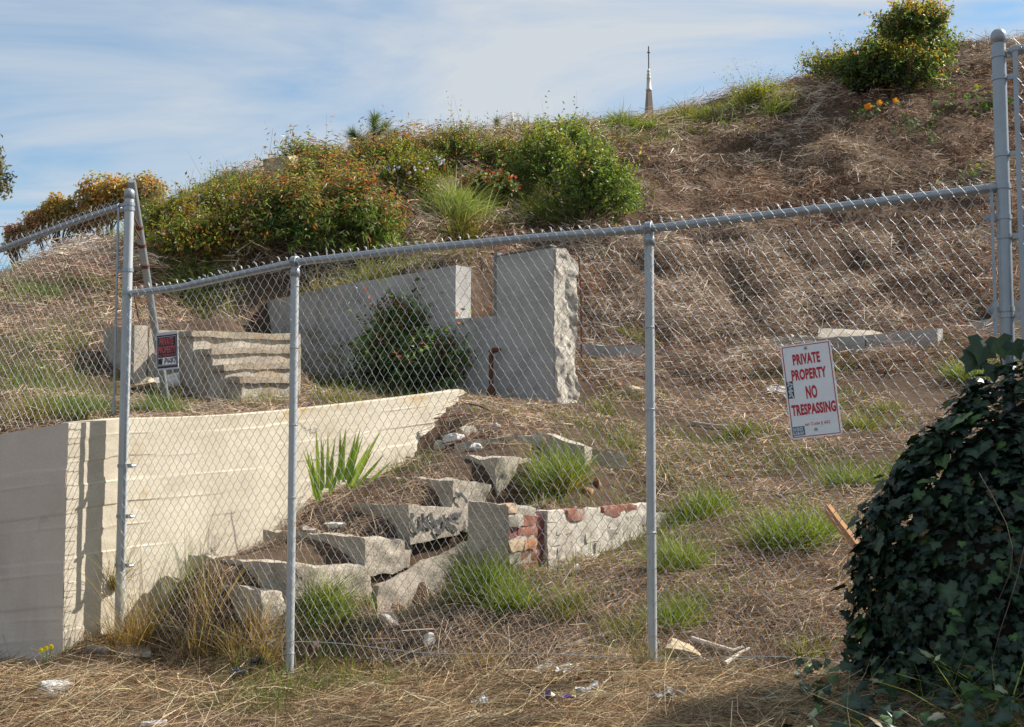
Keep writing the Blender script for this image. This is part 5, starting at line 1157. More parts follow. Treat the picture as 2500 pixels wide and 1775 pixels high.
shrub('shrub', 'tall green and bronze bush on the crest at upper right', [lobe(2130,2330,40,190,24.5,1.2), lobe(2150,2310,20,110,24.5,.8), lobe(2060,2300,120,215,24,1.2)], 2000, 9, .095, .046, E_GREEN+E_GREEN+E_DARK, [(.46,.28,.08),(.38,.20,.07),(.36,.33,.10),(.24,.28,.09)], 22, hit(2200, 232), droop=.1)
shrub('shrub', 'dark round-leaved bush left below the tall crest bush', [lobe(2065,2220,130,232,23.6,1)], 800, 9, .10, .055, E_GREEN+E_DARK, E_GREEN+[(.28,.26,.09)], 12, hit(2140, 238), droop=.1)
shrub('shrub', 'thin twiggy bronze bush left of the tall crest bush', [lobe(1960,2090,140,200,25.5,1), lobe(2010,2110,135,190,25.5,.6)], 380, 7, .09, .035, E_YEL+E_GREEN, [(.32,.19,.05),(.30,.26,.07)], 12, hit(2030, 205), droop=.1)
shrub('shrub', 'dark green shrub with pink-red tips before the shaded grey wall', [lobe(880,1060,820,960,11.0,1.2), lobe(980,1150,850,965,10.9,1), lobe(930,1080,770,880,11.1,.8), lobe(960,1030,745,820,11.1,.25)], 1150, 8, .085, .036, [(.10,.17,.05),(.14,.22,.07),(.07,.12,.04)], [(.18,.27,.08),(.26,.32,.12),(.14,.22,.06),(.42,.13,.10)], 16, hit(1010, 975), droop=.1)
# flowering ground shrubs
F_LEAF = [(0.164,0.213,0.033),(0.221,0.262,0.045),(0.115,0.156,0.029),(0.262,0.262,0.066),(0.262,0.131,0.041)]
def flowers_on(root, lobes, n, size=.035):
    for k in range(n):
        mb = MB(); l = lobes[rng.integers(len(lobes))]; d = rand_dirs(1)[0]; d[2] = abs(d[2])*.8+.1; d[1] = -abs(d[1]); d = unit(d); c = l[0] + d*l[1]*1.05
        for q in range(6):
            o = c + rng.normal(size=3)*size*.7; nrm = unit(rng.normal(size=3)+np.array([.2, -1, .6])); s = unit(np.cross(nrm, [0, 0, 1.0])); t = np.cross(nrm, s)
            a = np.linspace(0, 2*np.pi, 6)[:-1]; V = np.array([o]+[o + size*.55*(s*math.cos(x)+t*math.sin(x)) for x in a]); F = np.array([[0, 1+i, 1+(i+1) % 5] for i in range(5)]); mb.put(V, F, np.array([.72, .70, .82])*rng.uniform(.9, 1.1))
        mb.build('flower', M['petal'], root)
LB1 = [lobe(360,500,510,600,16.2,1), lobe(450,610,470,570,17.0,1), lobe(370,560,560,640,15.9,1), lobe(540,660,450,540,17.8,.8), lobe(500,640,530,620,17.8,.8)]
r = shrub('flowering_shrub', 'yellow-green ground shrub with lilac-white flowers on the left slope', LB1, 2600, 8, .055, .028, F_LEAF+[(.30,.13,.04)], F_LEAF, 10, hit(500, 640), twigL=.22); flowers_on(r, LB1, 20)
LB2 = [lobe(925,1060,400,485,18.6,1), lobe(960,1090,380,440,19.4,.7)]
r = shrub('flowering_shrub', 'bright green flowering shrub right of the large orange shrub', LB2, 900, 8, .05, .026, F_LEAF, F_LEAF, 8, hit(990, 500), twigL=.22); flowers_on(r, LB2, 22)
LB3 = [lobe(1050,1180,335,410,20.5,1), lobe(1180,1280,350,430,20.5,.6)]
shrub('shrub', 'olive straggly shrub on the crest left of the green grass clump', LB3, 700, 8, .06, .025, E_GREEN+E_YEL, E_YEL+E_ORANGE[:1], 10, hit(1120, 430), twigL=.3)
LB4 = [lobe(1130,1260,440,490,18.3,1)]
shrub('shrub', 'low round-leaved creeper with a few red leaves left of the round bush', LB4, 260, 7, .08, .055, [(.10,.14,.06),(.16,.20,.09)], [(.20,.22,.10),(.30,.07,.04)], 6, hit(1200, 500), twigL=.2)
LB5 = [lobe(1800,1900,225,270,26,1)]
shrub('shrub', 'yellow-green upright weeds around a stump on the crest', LB5, 300, 8, .07, .02, [(.22,.26,.04),(.30,.30,.06)], [(.30,.32,.06)], 8, hit(1850, 275), twigL=.35, upb=1.5)
# straggly twigs rising above the skyline
def sprig(name, px, py, d, h, n, label, pal, leafL=.04, lean=.25):
    b = P(px, py, d); root = thing(name, label, 'plant', b); mbs = MB(); P_ = []; D_ = []
    for k in range(n):
        t = unit(np.array([rng.normal()*lean, rng.normal()*.2, 1.0])); L = h*rng.uniform(.55, 1.1); o = b + np.append(rng.normal(size=2)*.08*n**.5, 0)
        u = np.linspace(0, 1, 6)[:, None]; pts = o + t*L*u + np.array([rng.normal()*.12, 0, 0])*L*u**2; V, F = tube(pts, np.linspace(.007, .002, 6), 4, cap=False); mbs.put(V, F[0])
        for q in np.linspace(.25, 1, 14): P_.append(o + t*L*q); D_.append(unit(rng.normal(size=3)+t*.6))
    mbs.build('stems', M['bark'], root, kind='stuff'); P_ = np.array(P_); D_ = np.array(D_); n2 = len(P_)
    V, F, m = leaves(P_, D_, rand_dirs(n2), leafL*rng.uniform(.6, 1.3, n2), leafL*.45*rng.uniform(.7, 1.2, n2)); mb = MB(); mb.put(V, F, np.repeat(pick(pal, n2), m, 0)); mb.build('leaves', M['leaf'], root)
sprig('sprig', 1075, 385, 20, .55, 7, 'upright leafy sprigs left of the green crest clump', [(.07,.09,.05),(.12,.13,.05)])
sprig('sprig', 1170, 370, 20.5, .65, 6, 'tall thin leafy sprigs against the sky beside the small pine tip', [(.07,.09,.05),(.12,.13,.05)])
sprig('sprig', 540, 470, 20, .4, 4, 'dark thin sprigs beside the wire on the left skyline', [(.06,.07,.04)])
sprig('sprig', 1290, 335, 21, .35, 5, 'small sprigs sticking out above the round green bush', E_YEL)
sprig('sprig', 2410, 130, 27, .5, 6, 'thin dry seed stalks on the crest left of the tall post', [(.22,.17,.10)], .03)
# iris: every sword leaf its own part
ib = hit(800, 1215); root = thing('iris_plant', 'iris clump of upright sword leaves before the beige wall', 'plant', ib)
mats = M['grass']
for tip, base, w in [((770,1046),(778,1170),15),((790,1075),(785,1185),14),((812,1062),(795,1180),12),((744,1095),(786,1195),13),((830,1085),(812,1185),13),((848,1040),(832,1160),15),((862,1052),(838,1165),14),((880,1042),(845,1160),13),((872,1075),(850,1170),14),((905,1080),(852,1175),13),((945,1055),(860,1175),15),((938,1105),(866,1180),12),((952,1120),(900,1165),10),((740,1092),(768,1200),13),((760,1120),(782,1210),12),((738,1140),(775,1215),13),((815,1100),(805,1195),12),((890,1100),(845,1180),12),((826,1045),(828,1160),12),((800,1050),(800,1175),12),((925,1085),(856,1180),12),((783,1060),(790,1180),12),((854,1060),(840,1165),12),((866,1090),(848,1170),11),((893,1065),(850,1170),12),((775,1110),(783,1190),11),((842,1075),(826,1170),12),((912,1100),(858,1180),11),((757,1100),(780,1200),11),((805,1085),(800,1180),11),((820,1120),(810,1190),11)]:
    d = 8.05 + rng.normal()*.06; pb = P(base[0], base[1]+12, d); pt = P(*tip, d+rng.normal()*.05); k = d/FPX; ax = pt-pb; Lh = np.linalg.norm(ax); s = unit(np.cross(ax, [.3, -1, .1])); nn = unit(np.cross(s, ax)); u = np.linspace(0, 1, 7)
    ww = w*k*np.array([.75, .95, 1, .92, .72, .4, .02])*.34; cen = pb + ax*u[:, None] + s*(np.sin(u*1.6)*.02*rng.normal())[:, None]
    V = np.stack([cen - s*ww[:, None], cen + nn*.004, cen + s*ww[:, None]], 1).reshape(-1, 3); kk = np.arange(6)*3; F = np.concatenate([np.stack([kk, kk+1, kk+4, kk+3], 1), np.stack([kk+1, kk+2, kk+5, kk+4], 1)])
    cc = np.array([(.24,.34,.05),(.31,.40,.08),(.17,.26,.04)][rng.integers(3)])*rng.uniform(.85, 1.15); tipc = np.array([.30, .28, .08]); cv = cc*(1-np.repeat(u, 3)[:, None]**6) + tipc*np.repeat(u, 3)[:, None]**6
    add('leaf', V, F, mats, root, col=cv)
# nasturtium patches with round leaves
def nast(px, py, w, h, n, label, flowers=0, pal=[(.10,.20,.05),(.15,.26,.07),(.07,.14,.04),(.26,.28,.06)], size=.075):
    c = hit(px, py); _, _, d = proj(c); k = d/FPX; root = thing('nasturtium', label, 'plant', c); st_ = MB()
    for q in range(n):
        x = c[0]+rng.normal()*w*k*.28; y = c[1]+rng.normal()*.12; z = float(H(x, y)) + rng.uniform(.05, .22) + abs(rng.normal())*h*k*.15; o = np.array([x, y, z]); nrm = unit(np.array([.25, -.6, .8])+rng.normal(size=3)*.35)
        s = unit(np.cross(nrm, [1.0, .2, 0])); t = np.cross(nrm, s); a = np.linspace(0, 2*np.pi, 9)[:-1]; r = size*.5*rng.uniform(.7, 1.3)
        V = np.array([o]+[o + r*(1+.08*rng.normal())*(s*math.cos(x_)+t*math.sin(x_)) + nrm*r*.22 for x_ in a]); F = np.array([[0, 1+i, 1+(i+1) % 8] for i in range(8)]); add('leaf', V, F, M['nast'], root, col=np.tile(pick(pal, 1)[0], (len(V), 1)))
        V, F = tube(np.array([[x, y, z-.25], o-nrm*.005]), .004, 4, cap=False); st_.put(V, F[0], (.15, .2, .08))
    st_.build('stalks', M['leaf'], root, kind='stuff')
    for q in range(flowers):
        x = c[0]+rng.normal()*w*k*.25; y = c[1]-.1; o = np.array([x, y, float(H(x, y))+.3]); mb = MB()
        for j_ in range(5):
            a = j_*2*np.pi/5; e = unit(np.array([math.cos(a), -.5, math.sin(a)])); s = unit(np.cross(e, [0, -1, 0.0])); V = np.array([o, o+e*.05-s*.03, o+e*.08, o+e*.05+s*.03]); mb.put(V, np.array([[0, 1, 2], [0, 2, 3]]), (.75, .30, .02))
        mb.build('flower', M['petal'], root)
nast(2130, 285, 120, 40, 26, 'nasturtium patch with orange flowers high on the right hillside', 4)
nast(2230, 325, 80, 70, 24, 'pale nasturtium patch right below the orange-flowered one')
nast(2285, 225, 90, 45, 34, 'bright green leafy mound on the upper right slope', 0, [(.12,.24,.03),(.16,.30,.04),(.09,.18,.025)])
nast(2305, 260, 40, 30, 14, 'small bright green mound just below the leafy mound', 0, [(.12,.24,.03),(.16,.30,.04)])
nast(2285, 298, 40, 24, 10, 'tiny round-leaved cluster left of the tall post')
nast(2410, 280, 110, 60, 30, 'large-leaved nasturtium patch touching the tall right post', 1, size=.10)
nast(2400, 245, 60, 30, 12, 'sparse green leaves on the brown slope beside the tall post')
nast(2385, 436, 110, 40, 28, 'yellow-green creeping patch where the rail meets the tall post', 0, [(.20,.27,.05),(.26,.30,.06),(.12,.2,.04)])
nast(2275, 355, 30, 30, 8, 'single small green sprout on the brown right slope')

# ================================================================== IVY MOUND
root = thing('ivy_mound', 'big dark ivy mound smothering the fence corner at lower right', 'ivy', (2.75, 5.0, float(H(2.75, 5.0))))
IC = np.array([3.0, 5.04]); IR = np.array([1.44, .60]); G0 = .30; IHt = 1.33; EX = 2.4
def ivy_surf(n, scale=1.0):
    d = rand_dirs(n); d[:, 2] = np.abs(d[:, 2]); k = (np.abs(d[:, 0])**EX + np.abs(d[:, 1])**EX + np.abs(d[:, 2])**EX)**(-1/EX)
    s = d*k[:, None]; nz = 1 + .13*fbm(s*2.6, 91, 3); s = s*nz[:, None]*scale
    p = np.column_stack([IC[0]+s[:, 0]*IR[0], IC[1]+s[:, 1]*IR[1], G0+s[:, 2]*IHt])
    g = np.sign(s)*np.abs(s)**(EX-1)/np.array([IR[0], IR[1], IHt]); return p, unit(g)
tm, pm = np.meshgrid(np.linspace(0, np.pi/2, 18), np.linspace(0, 2*np.pi, 48, endpoint=False), indexing='ij')
d = np.stack([np.sin(tm)*np.cos(pm), np.sin(tm)*np.sin(pm), np.cos(tm)], -1).reshape(-1, 3); k = (np.abs(d)**EX).sum(1)**(-1/EX); s = d*k[:, None]*.93*(1+.13*fbm(d*k[:, None]*2.6, 91, 3))[:, None]
V = np.column_stack([IC[0]+s[:, 0]*IR[0], IC[1]+s[:, 1]*IR[1], G0-.05+s[:, 2]*IHt]); V += .03*fbm3(V*7, 92, 2); i, j = np.meshgrid(np.arange(17), np.arange(48), indexing='ij'); j2 = (j+1) % 48
add('woody_core', V, np.stack([i*48+j, (i+1)*48+j, (i+1)*48+j2, i*48+j2], -1).reshape(-1, 4), plain('dark_ivy_stems', (.028, .024, .018), .95, var=.4, scale=30, bump=.8), root)
half = [(.0, .13), (.24, -.02), (.50, .16), (.36, .38), (.46, .55), (.20, .68), (.0, 1.0)]
TPL = np.array([(x, y) for x, y in half] + [(-x, y) for x, y in half[-2:0:-1]]); TPL = np.vstack([[0, .42], TPL])
TZ = np.concatenate([[.05], -.10*np.abs(TPL[1:, 0]) - .10*np.maximum(0, TPL[1:, 1]-.6)]); nb = len(TPL)-1
TF = np.array([[0, 1+i, 1+(i+1) % nb] for i in range(nb)])
def ivy_frames(p, nr, droop=1.0, jit=.45):
    n = len(p); nr = unit(nr + rng.normal(size=(n, 3))*jit*1.25 + np.array([0, 0, .35])); dn = np.array([0, 0, -1.0])*droop + rng.normal(size=(n, 3))*.45; tip = unit(dn - nr*np.sum(dn*nr, 1, keepdims=True)); return nr, tip, np.cross(tip, nr)
IV = [(.015,.030,.018),(.021,.041,.024),(.010,.023,.015),(.034,.060,.032),(.06,.11,.03),(.10,.065,.03)]
def ivy_build(p, nr, L, wts, parts, parent, pal=IV, droop=1.0, jit=.45):
    nr, tip, sx = ivy_frames(p, nr, droop, jit); col = pick(pal, len(p), wts, .2)
    u, v, dd = proj(p); face = np.abs(np.sum(nr*unit(CAM-p), 1)); vis = (u > -50) & (u < 2550) & (v < 1820) & (np.sum((CAM-p)*nr, 1) > -1)
    front = np.where(vis, face*L/dd, 0); order = np.argsort(-front); P_idx = order[:parts]; R_idx = order[parts:]
    bxy = wloc(parent)
    protos = []
    for q in range(6):
        z = TZ*(1+.6*rng.normal()) + .02*rng.normal(size=len(TZ)); sc = rng.uniform(.85, 1.1)
        V = np.column_stack([TPL[:, 0]*sc, TPL[:, 1], z]); c = np.tile(IV_P[q], (len(V), 1)); c[0] *= 1.9; c[1] *= 1.4; protos.append(mesh_data('leaf', V, TF, M['ivy'], c))
    for a in P_idx:
        o = bpy.data.objects.new('leaf', protos[rng.integers(6)]); COL.objects.link(o); o.parent = parent
        Mx = Matrix(((*(sx[a]*L[a]), 0), (*(tip[a]*L[a]), 0), (*(nr[a]*L[a]), 0), (0, 0, 0, 1))).transposed(); Mx.translation = Vector(p[a]-bxy); o.matrix_local = Mx
    if len(R_idx):
        a = R_idx; V = p[a][:, None] + L[a][:, None, None]*(TPL[None, :, 0:1]*sx[a][:, None] + TPL[None, :, 1:2]*tip[a][:, None] + (TZ[None]*(1+.5*rng.normal(size=(len(a), 1))))[..., None]*nr[a][:, None])
        c = np.repeat(col[a][:, None], len(TPL), 1); c[:, 0] *= 1.7; F = (np.arange(len(a))*len(TPL))[:, None, None] + TF[None]
        add('leaf_cover', V.reshape(-1, 3), F.reshape(-1, 3), M['ivy'], parent, col=c.reshape(-1, 3), kind='stuff')
IV_P = np.array([(.020,.040,.022),(.027,.052,.028),(.016,.033,.02),(.036,.065,.034),(.025,.046,.03),(.035,.075,.022)])
p1, n1_ = ivy_surf(24000, 1.0); p1 += n1_*rng.uniform(-.08, .05, (len(p1), 1))
keep = (p1[:, 0] < 3.2) & (p1[:, 1] < 5.2); p1, n1_ = p1[keep], n1_[keep]
ivy_build(p1, n1_, rng.uniform(.03, .062, len(p1))*np.exp(rng.normal(size=len(p1))*.3), [2, 2, 3, .8, .2, .12], 290, root)
# unseen ivy bank added right of the frame, sized to shade the corner
IC, IR, G0, IHt = np.array([3.75, 3.95]), np.array([1.15, 1.35]), .25, 2.2
root4 = thing('added_shade_ivy', 'unseen ivy bank added beyond the right frame edge to cast shade', 'ivy', (3.75, 4.05, float(H(3.75, 4.05))))
V = np.column_stack([IC[0]+s[:, 0]*IR[0], IC[1]+s[:, 1]*IR[1], G0-.05+s[:, 2]*IHt]); V += .03*fbm3(V*7, 93, 2)
add('woody_core', V, np.stack([i*48+j, (i+1)*48+j, (i+1)*48+j2, i*48+j2], -1).reshape(-1, 4), bpy.data.materials['dark_ivy_stems'], root4)
p1, n1_ = ivy_surf(4000, 1.0); keep = p1[:, 0] < 3.9; p1, n1_ = p1[keep], n1_[keep]
ivy_build(p1, n1_, rng.uniform(.05, .09, len(p1)), [2, 2, 3, .8, .25, .1], 0, root4)
# loose ivy trailing over the ground in front of the mound
xx = rng.uniform(.75, 2.6, 700); yy = rng.uniform(3.95, 5.15, 700); ok = (xx - .55*(yy-4.0)*0 > .95 + .55*np.abs(rng.normal(size=700))*(.6) - .2*(4.9-yy)); xx, yy = xx[ok], yy[ok]
p2 = np.column_stack([xx, yy, H(xx, yy) + rng.uniform(.02, .22, len(xx))*np.clip((xx-.7), .15, 1)])
root2 = thing('trailing_ivy', 'loose ivy vines and wilted leaves trailing over the ground before the mound', 'ivy', (1.7, 4.5, float(H(1.7, 4.5))))
ivy_build(p2, np.tile([-.1, -.3, .9], (len(p2), 1)), rng.uniform(.035, .085, len(p2)), [2, 2, 1, 2, 2, .5, 1.6], 120, root2, IV+[(.26, .29, .19)], .2, .6)
for k in range(22):
    a = np.array([rng.uniform(1.2, 2.5), rng.uniform(4.1, 4.7)]); L = rng.uniform(.2, .7); e = unit(np.array([rng.normal(), rng.normal()*.4])); u = np.linspace(0, 1, 6); q = a + e*L*u[:, None]
    z = H(q[:, 0], q[:, 1]) + .03 + .12*np.sin(u*np.pi)*rng.random(); V, F = tube(np.column_stack([q, z]), .0035, 5, cap=False); mb = MB(); mb.put(V, F[0]); mb.build('vine_stem', M['bark'], root2)
for k in range(9):
    x = rng.uniform(1.7, 2.5); z1 = rng.uniform(.8, 1.4); y = 4.36; u = np.linspace(0, 1, 6); V, F = tube(np.column_stack([x+.08*np.sin(u*3+k), y+.06*(1-u)*0+.02*np.cos(u*5), z1-u*rng.uniform(.3, .6)]), .0016, 5, cap=False); mb = MB(); mb.put(V, F[0]); mb.build('vine_stem', M['bark'], root)
# ivy runner climbing the tall post
root3 = thing('ivy_runner', 'ivy runner with three big leaves climbing the foot of the tall post', 'ivy', (*xyR, float(fz(2440, 900))))
for (px, py, L, tx) in [(2400,850,.15,-.35),(2442,842,.12,.2),(2375,880,.12,-.6),(2480,850,.10,.3),(2425,905,.10,0)]:
    c = on_plane(px, py, A0+FNV*.16, FD_); nrm = unit(np.array([-.1, -1, .25])+rng.normal(size=3)*.2); tip = unit(np.array([tx, -.1, -1.0])); tip = unit(tip-nrm*(tip@nrm)); sx = np.cross(tip, nrm)
    V = c + L*(TPL[:, :1]*sx + (TPL[:, 1:2]-.4)*tip + TZ[:, None]*nrm); add('leaf', V, TF, M['ivy'], root3, col=np.tile(IV_P[rng.integers(6)], (len(V), 1)))
pts = [on_plane(x, y, A0+FNV*.12, FD_) for x, y in ((2470,960),(2450,910),(2440,860),(2420,835))]; V, F = tube(np.array(pts), .004, 5, cap=False); mb = MB(); mb.put(V, F[0]); mb.build('vine_stem', M['bark'], root3)
for (px, py, w, h, n, pal, lab) in [(2330,1730,260,260,70,G_BRIGHT,'long green grass blades arching in front of the ivy'), (2150,1745,200,170,60,G_BRIGHT,'thin grass blades at the ivy foot'), (2485,1740,120,330,30,G_BRIGHT,'tall grass blades at the right edge before the ivy'), (1980,1600,180,130,140,G_OLIVE,'olive grass between ivy foot and fence'), (1850,1700,220,90,120,G_OLIVE,'low weeds spreading left of the ivy foot')]:
    cx_ = np.array([(px-IW/2)/FPX*4.35, 4.3]) if py > 1690 else hit(px, py)[:2]; k = 4.4/FPX; mb = MB(); V, F, cc = tuft_arrays(cx_, w*k*.5, h*k, n, pal, None, .8, .005, .7); mb.put(V, F, cc); mb.build('grass_tuft', M['grass'], None, label=lab, cat='grass')

# ================================================================== TREES BEHIND THE HILL
def tree(label, lobes, base, n, leaf, pal, name='tree', trunk=.16, nl=9, group=None):
    root = thing(name, label, 'tree', base); b = np.asarray(base, float); mb = MB(); w = np.array([l[2]*np.prod(l[1])**.66 for l in lobes]); w /= w.sum()
    idx = rng.choice(len(lobes), n, p=w); C = np.array([l[0] for l in lobes])[idx]; Rr = np.array([l[1] for l in lobes])[idx]
    # leaf clumps: sub-centres, then leaves round them, so the sky shows between
    nc = max(30, n//26); ci = rng.choice(len(lobes), nc, p=w); cd = rand_dirs(nc)*(rng.random((nc, 1))**.4); cc = np.array([l[0] for l in lobes])[ci] + cd*np.array([l[1] for l in lobes])[ci]
    k = rng.integers(nc, size=n); sp_ = np.array([l[1] for l in lobes])[ci][k]*.17; p = cc[k] + rng.normal(size=(n, 3))*sp_
    L = leaf*rng.uniform(.6, 1.4, n); d = unit(rng.normal(size=(n, 3)) - [0, 0, .4]); V, F, m = leaves(p, d, rand_dirs(n), L, L*.45); col = pick(pal, nc, None, .15)[k]*(1+rng.normal(size=(n, 1))*.15)
    fm = MB(); fm.put(V, F, np.repeat(np.clip(col, .01, .9), m, 0)); fm.build('crown', M['leaf'], root, kind='stuff')
    top = np.mean([l[0] for l in lobes], 0); fork = b*.45 + top*.55; fork[2] = b[2] + (top[2]-b[2])*.6
    V, F = tube(np.array([b-[0, 0, .3], (b+fork)/2+rng.normal(size=3)*.15, fork]), [trunk, trunk*.8, trunk*.6], 8, cap=False); mb.put(V, F[0])
    mb.build('trunk', M['bark'], root); lm = MB()
    for q in range(nl):
        e = cc[rng.integers(nc)]; mid = (fork+e)/2 + rng.normal(size=3)*.15; V, F = tube(np.array([fork, mid, e]), [trunk*.45, trunk*.25, trunk*.08], 5, cap=False); lm.put(V, F[0])
    lm.build('limbs', M['bark'], root); return root
TP = [(.48,.31,.13),(.54,.34,.10),(.42,.26,.13),(.36,.32,.13),(.50,.42,.17)]; TP2 = [(.48,.29,.17),(.44,.25,.16),(.40,.30,.16),(.34,.28,.14)]
td = 45.0
def lob(x0, x1, y0, y1, w=1.0): c = P((x0+x1)/2, (y0+y1)/2, td); k = td/FPX; return (c, np.array([(x1-x0)/2*k, (x1-x0)/2*k*.8, (y1-y0)/2*k]), w)
def tb(px): q = P(px, 700, td); return np.array([q[0], q[1], float(H(q[0], q[1]))])
tree('orange-bronze round-crowned tree behind the corner post', [lob(195,300,430,520), lob(250,340,430,530), lob(200,280,480,560)], tb(250), 7000, .17, TP, trunk=.2)
tree('brown open-crowned tree right of the leaning pole', [lob(320,405,430,520), lob(330,400,470,550,.6)], tb(362), 4200, .15, TP2, trunk=.2)
tree('smaller olive-orange tree left of the round-crowned one', [lob(100,165,478,560), lob(150,190,485,560,.8)], tb(140), 3600, .16, TP)
tree('low bronze tree above the left fence rail', [lob(60,120,510,590), lob(170,230,500,580,.6)], tb(90), 3000, .15, TP2)
tree('small reddish tree at the far left above the rail', [lob(10,65,540,620), lob(30,70,560,620,.5)], tb(40), 2200, .14, TP2)
td = 30.0
tree('grey-green tree reaching in at the left frame edge', [lob(-90,12,350,420), lob(-80,20,400,490), lob(-120,0,330,470,.8)], tb(-80), 4200, .12, [(.14,.15,.09),(.10,.12,.07),(.20,.19,.12),(.25,.20,.14)], trunk=.25)
# pines peeping over the crest
def pine(label, branches, base, d, nl=.19, dens=90, r=.05):
    root = thing('pine_tree', label, 'tree', base); mb = MB(); P_ = []; D_ = []
    for pts in branches:
        q = np.array([P(*a, d) for a in pts]); q[:, 1] += rng.normal(size=len(q))*.05; t = np.linspace(0, 1, 14); c = np.array([np.interp(t, np.linspace(0, 1, len(q)), q[:, k]) for k in range(3)]).T
        V, F = tube(c, np.linspace(.025, .008, 14), 5, cap=False); mb.put(V, F[0]); ax = unit(np.gradient(c, axis=0))
        n = int(dens*np.linalg.norm(q[-1]-q[0])/.1); k = rng.integers(3, 14, n); dd = unit(ax[k]*.9 + rand_dirs(n)*.9); P_.append(c[k] + ax[k]*rng.uniform(-.03, .05, (n, 1))); D_.append(dd)
    mb.build('branches', M['bark'], root); p = np.concatenate(P_); dd = np.concatenate(D_); n = len(p); V, F, m = blades(p, dd, nl*rng.uniform(.7, 1.3, n), np.full(n, .007), rng.normal(size=(n, 3))*.05, 2, .7)
    fm = MB(); fm.put(V, F, np.repeat(pick([(.10,.15,.06),(.14,.19,.08),(.18,.21,.10),(.07,.11,.05)], n), m, 0)); fm.build('needles', M['grass'], root, kind='stuff')
pine('young pine with three leaders on the skyline behind the orange shrub', [[(905,420),(912,350),(915,292)], [(905,400),(890,360),(864,330)], [(870,395),(868,360),(863,335)], [(908,380),(935,355),(958,330)], [(915,345),(930,325),(940,308)], [(905,370),(895,352),(885,345)]], np.append(P(905, 440, 23)[:2], float(H(*P(905, 440, 23)[:2]))), 23)
pine('small pine tip on the skyline above the green crest clump', [[(1215,375),(1216,330),(1214,302)], [(1216,345),(1228,330),(1236,325)], [(1216,340),(1206,328),(1200,325)]], np.append(P(1215, 390, 24)[:2], float(H(*P(1215, 390, 24)[:2]))), 24, .15, 60)
pine('tiny pine top on the skyline left of the round green bush', [[(1310,360),(1310,340),(1309,326)], [(1300,350),(1298,336),(1297,330)], [(1320,350),(1322,338),(1324,333)]], np.append(P(1310, 380, 24.5)[:2], float(H(*P(1310, 380, 24.5)[:2]))), 24.5, .08, 40)
# tan boulder, stumps, wire on the skyline
c = P(690, 412, 19.6); rock('boulder', c, .72, .5, .56, M['tanrock'], 'tan angular boulder on the left skyline behind leafy twigs', 'boulder', seed=21, rough=.16, tilt=.12)
for px, py, w, h, d, lab, mt in [(512,462,18,16,20.5,'short grey stump post on the left skyline','wood'), (1815,246,16,34,26.5,'mossy stump post among yellow-green weeds on the crest','lath'), (1937,216,14,14,27,'small brown stump on the crest left of the thin bush','lath'), (2434,165,14,40,24,'brown board stake beside the tall right post','wood'), (1730,310,20,18,24.5,'rusty cut stump on the crest slope','rust')]:
    c = P(px, py, d); g = float(H(c[0], c[1])); k = d/FPX; top = c[2]+h*k*.5; V, F = tube(np.array([[c[0], c[1], min(g, top-.1)-.1], [c[0]+.01, c[1], (g+top)/2], [c[0], c[1], top], [c[0], c[1], top+.004]]), [w*k*.5, w*k*.52, w*k*.48, w*k*.3], 9)
    mb = MB(); mb.put(V, F[0]); mb.put(V, F[1]); mb.build('stump', M[mt], None, label=lab, cat='stump')
V, F = tube(np.array([P(x, y, 20.3) for x, y in ((400,486),(440,472),(480,455),(515,440),(545,432))] + [P(546, 470, 20.3)]), .007, 5); mb = MB(); mb.put(V, F[0]); mb.build('slack_wire', M['rust'], None, label='slack dark wire rising along the left skyline', cat='wire')
V, F = tube(np.array([P(-400, 556, 60), P(0, 553, 60), P(80, 552, 60), P(200, 556, 60)]), .018, 4); mb = MB(); mb.put(V, F[0]); mb.build('power_line', M['black'], None, label='thin power line crossing the sky at the far left', cat='wire')
V, F = tube(np.array([P(1755, 325, 24.3), P(1745, 285, 24.3), P(1733, 240, 24.3)]), [.02, .014, .006], 5); mb = MB(); mb.put(V, F[0]); mb.build('dead_twig', M['bark'], None, label='bare dead stick leaning on the crest right of the steeple', cat='twig')

# ================================================================== RUBBLE, STICKS AND LITTER
RK = [(1545,965,60,36,'tanrock','tan rock lying in the yard right of the pillar'),(1508,948,30,18,'brick','small red brick shard beside the tan rock'),(120,1700,110,56,'rock','white chalky rock on the verge at lower left'),(372,1782,80,30,'rock','white stone at the bottom edge'),
      (1110,1085,60,40,'rock','pale broken lump at the end of the beige wall'),(1140,1060,50,30,'broken','angular concrete chunk above the wall rubble'),(1075,1095,40,30,'broken','small chunk below the broken wall end'),(1160,1100,44,24,'rock','flat pale chunk on the landing rubble'),(1210,1048,36,18,'rock','little pale stone beside the landing slab'),
      (1435,1210,36,30,'brick2','orange brick piece above the white brick wall'),(1458,1190,26,34,'brick','red brick fragment standing in straw'),(1340,975,40,18,'broken','pale rubble at the pillar base right side'),(1400,905,30,14,'rock','tiny white stone near the low kerb'),(1660,1620,110,70,'tanrock','tan sandstone lump right of the middle post foot'),
      (1050,1575,36,40,'rock','white stone in the grass left of the middle'),(950,1530,60,50,'palewood','pale bark-like chunk below the fallen slab'),(330,1600,120,36,'weather','flat grey stone at the wall corner foot'),(240,1600,70,34,'weather','small grey stone left of the flat one'),(175,1668,30,12,'rock','tiny pale pebble above the chalky rock'),
      (1320,1640,90,22,'rock','white foam-like scrap under the fence right of centre'),(1870,905,40,22,'palewood','pale root knuckle left of the white sign'),(1620,890,20,12,'rock','small white pebble below the kerb end'),(820,1290,60,20,'rock','white crumpled scrap on the dry slope by the steps'),(760,1300,70,22,'weather','grey half-buried stone beside the white scrap')]
for k, (px, py, w, h, mt, lab) in enumerate(RK): grock(px, py, w, h, M[mt], lab, 'brick' if 'brick' in mt else 'stone', 60+k, name='stone' if 'brick' not in mt else 'brick_fragment')
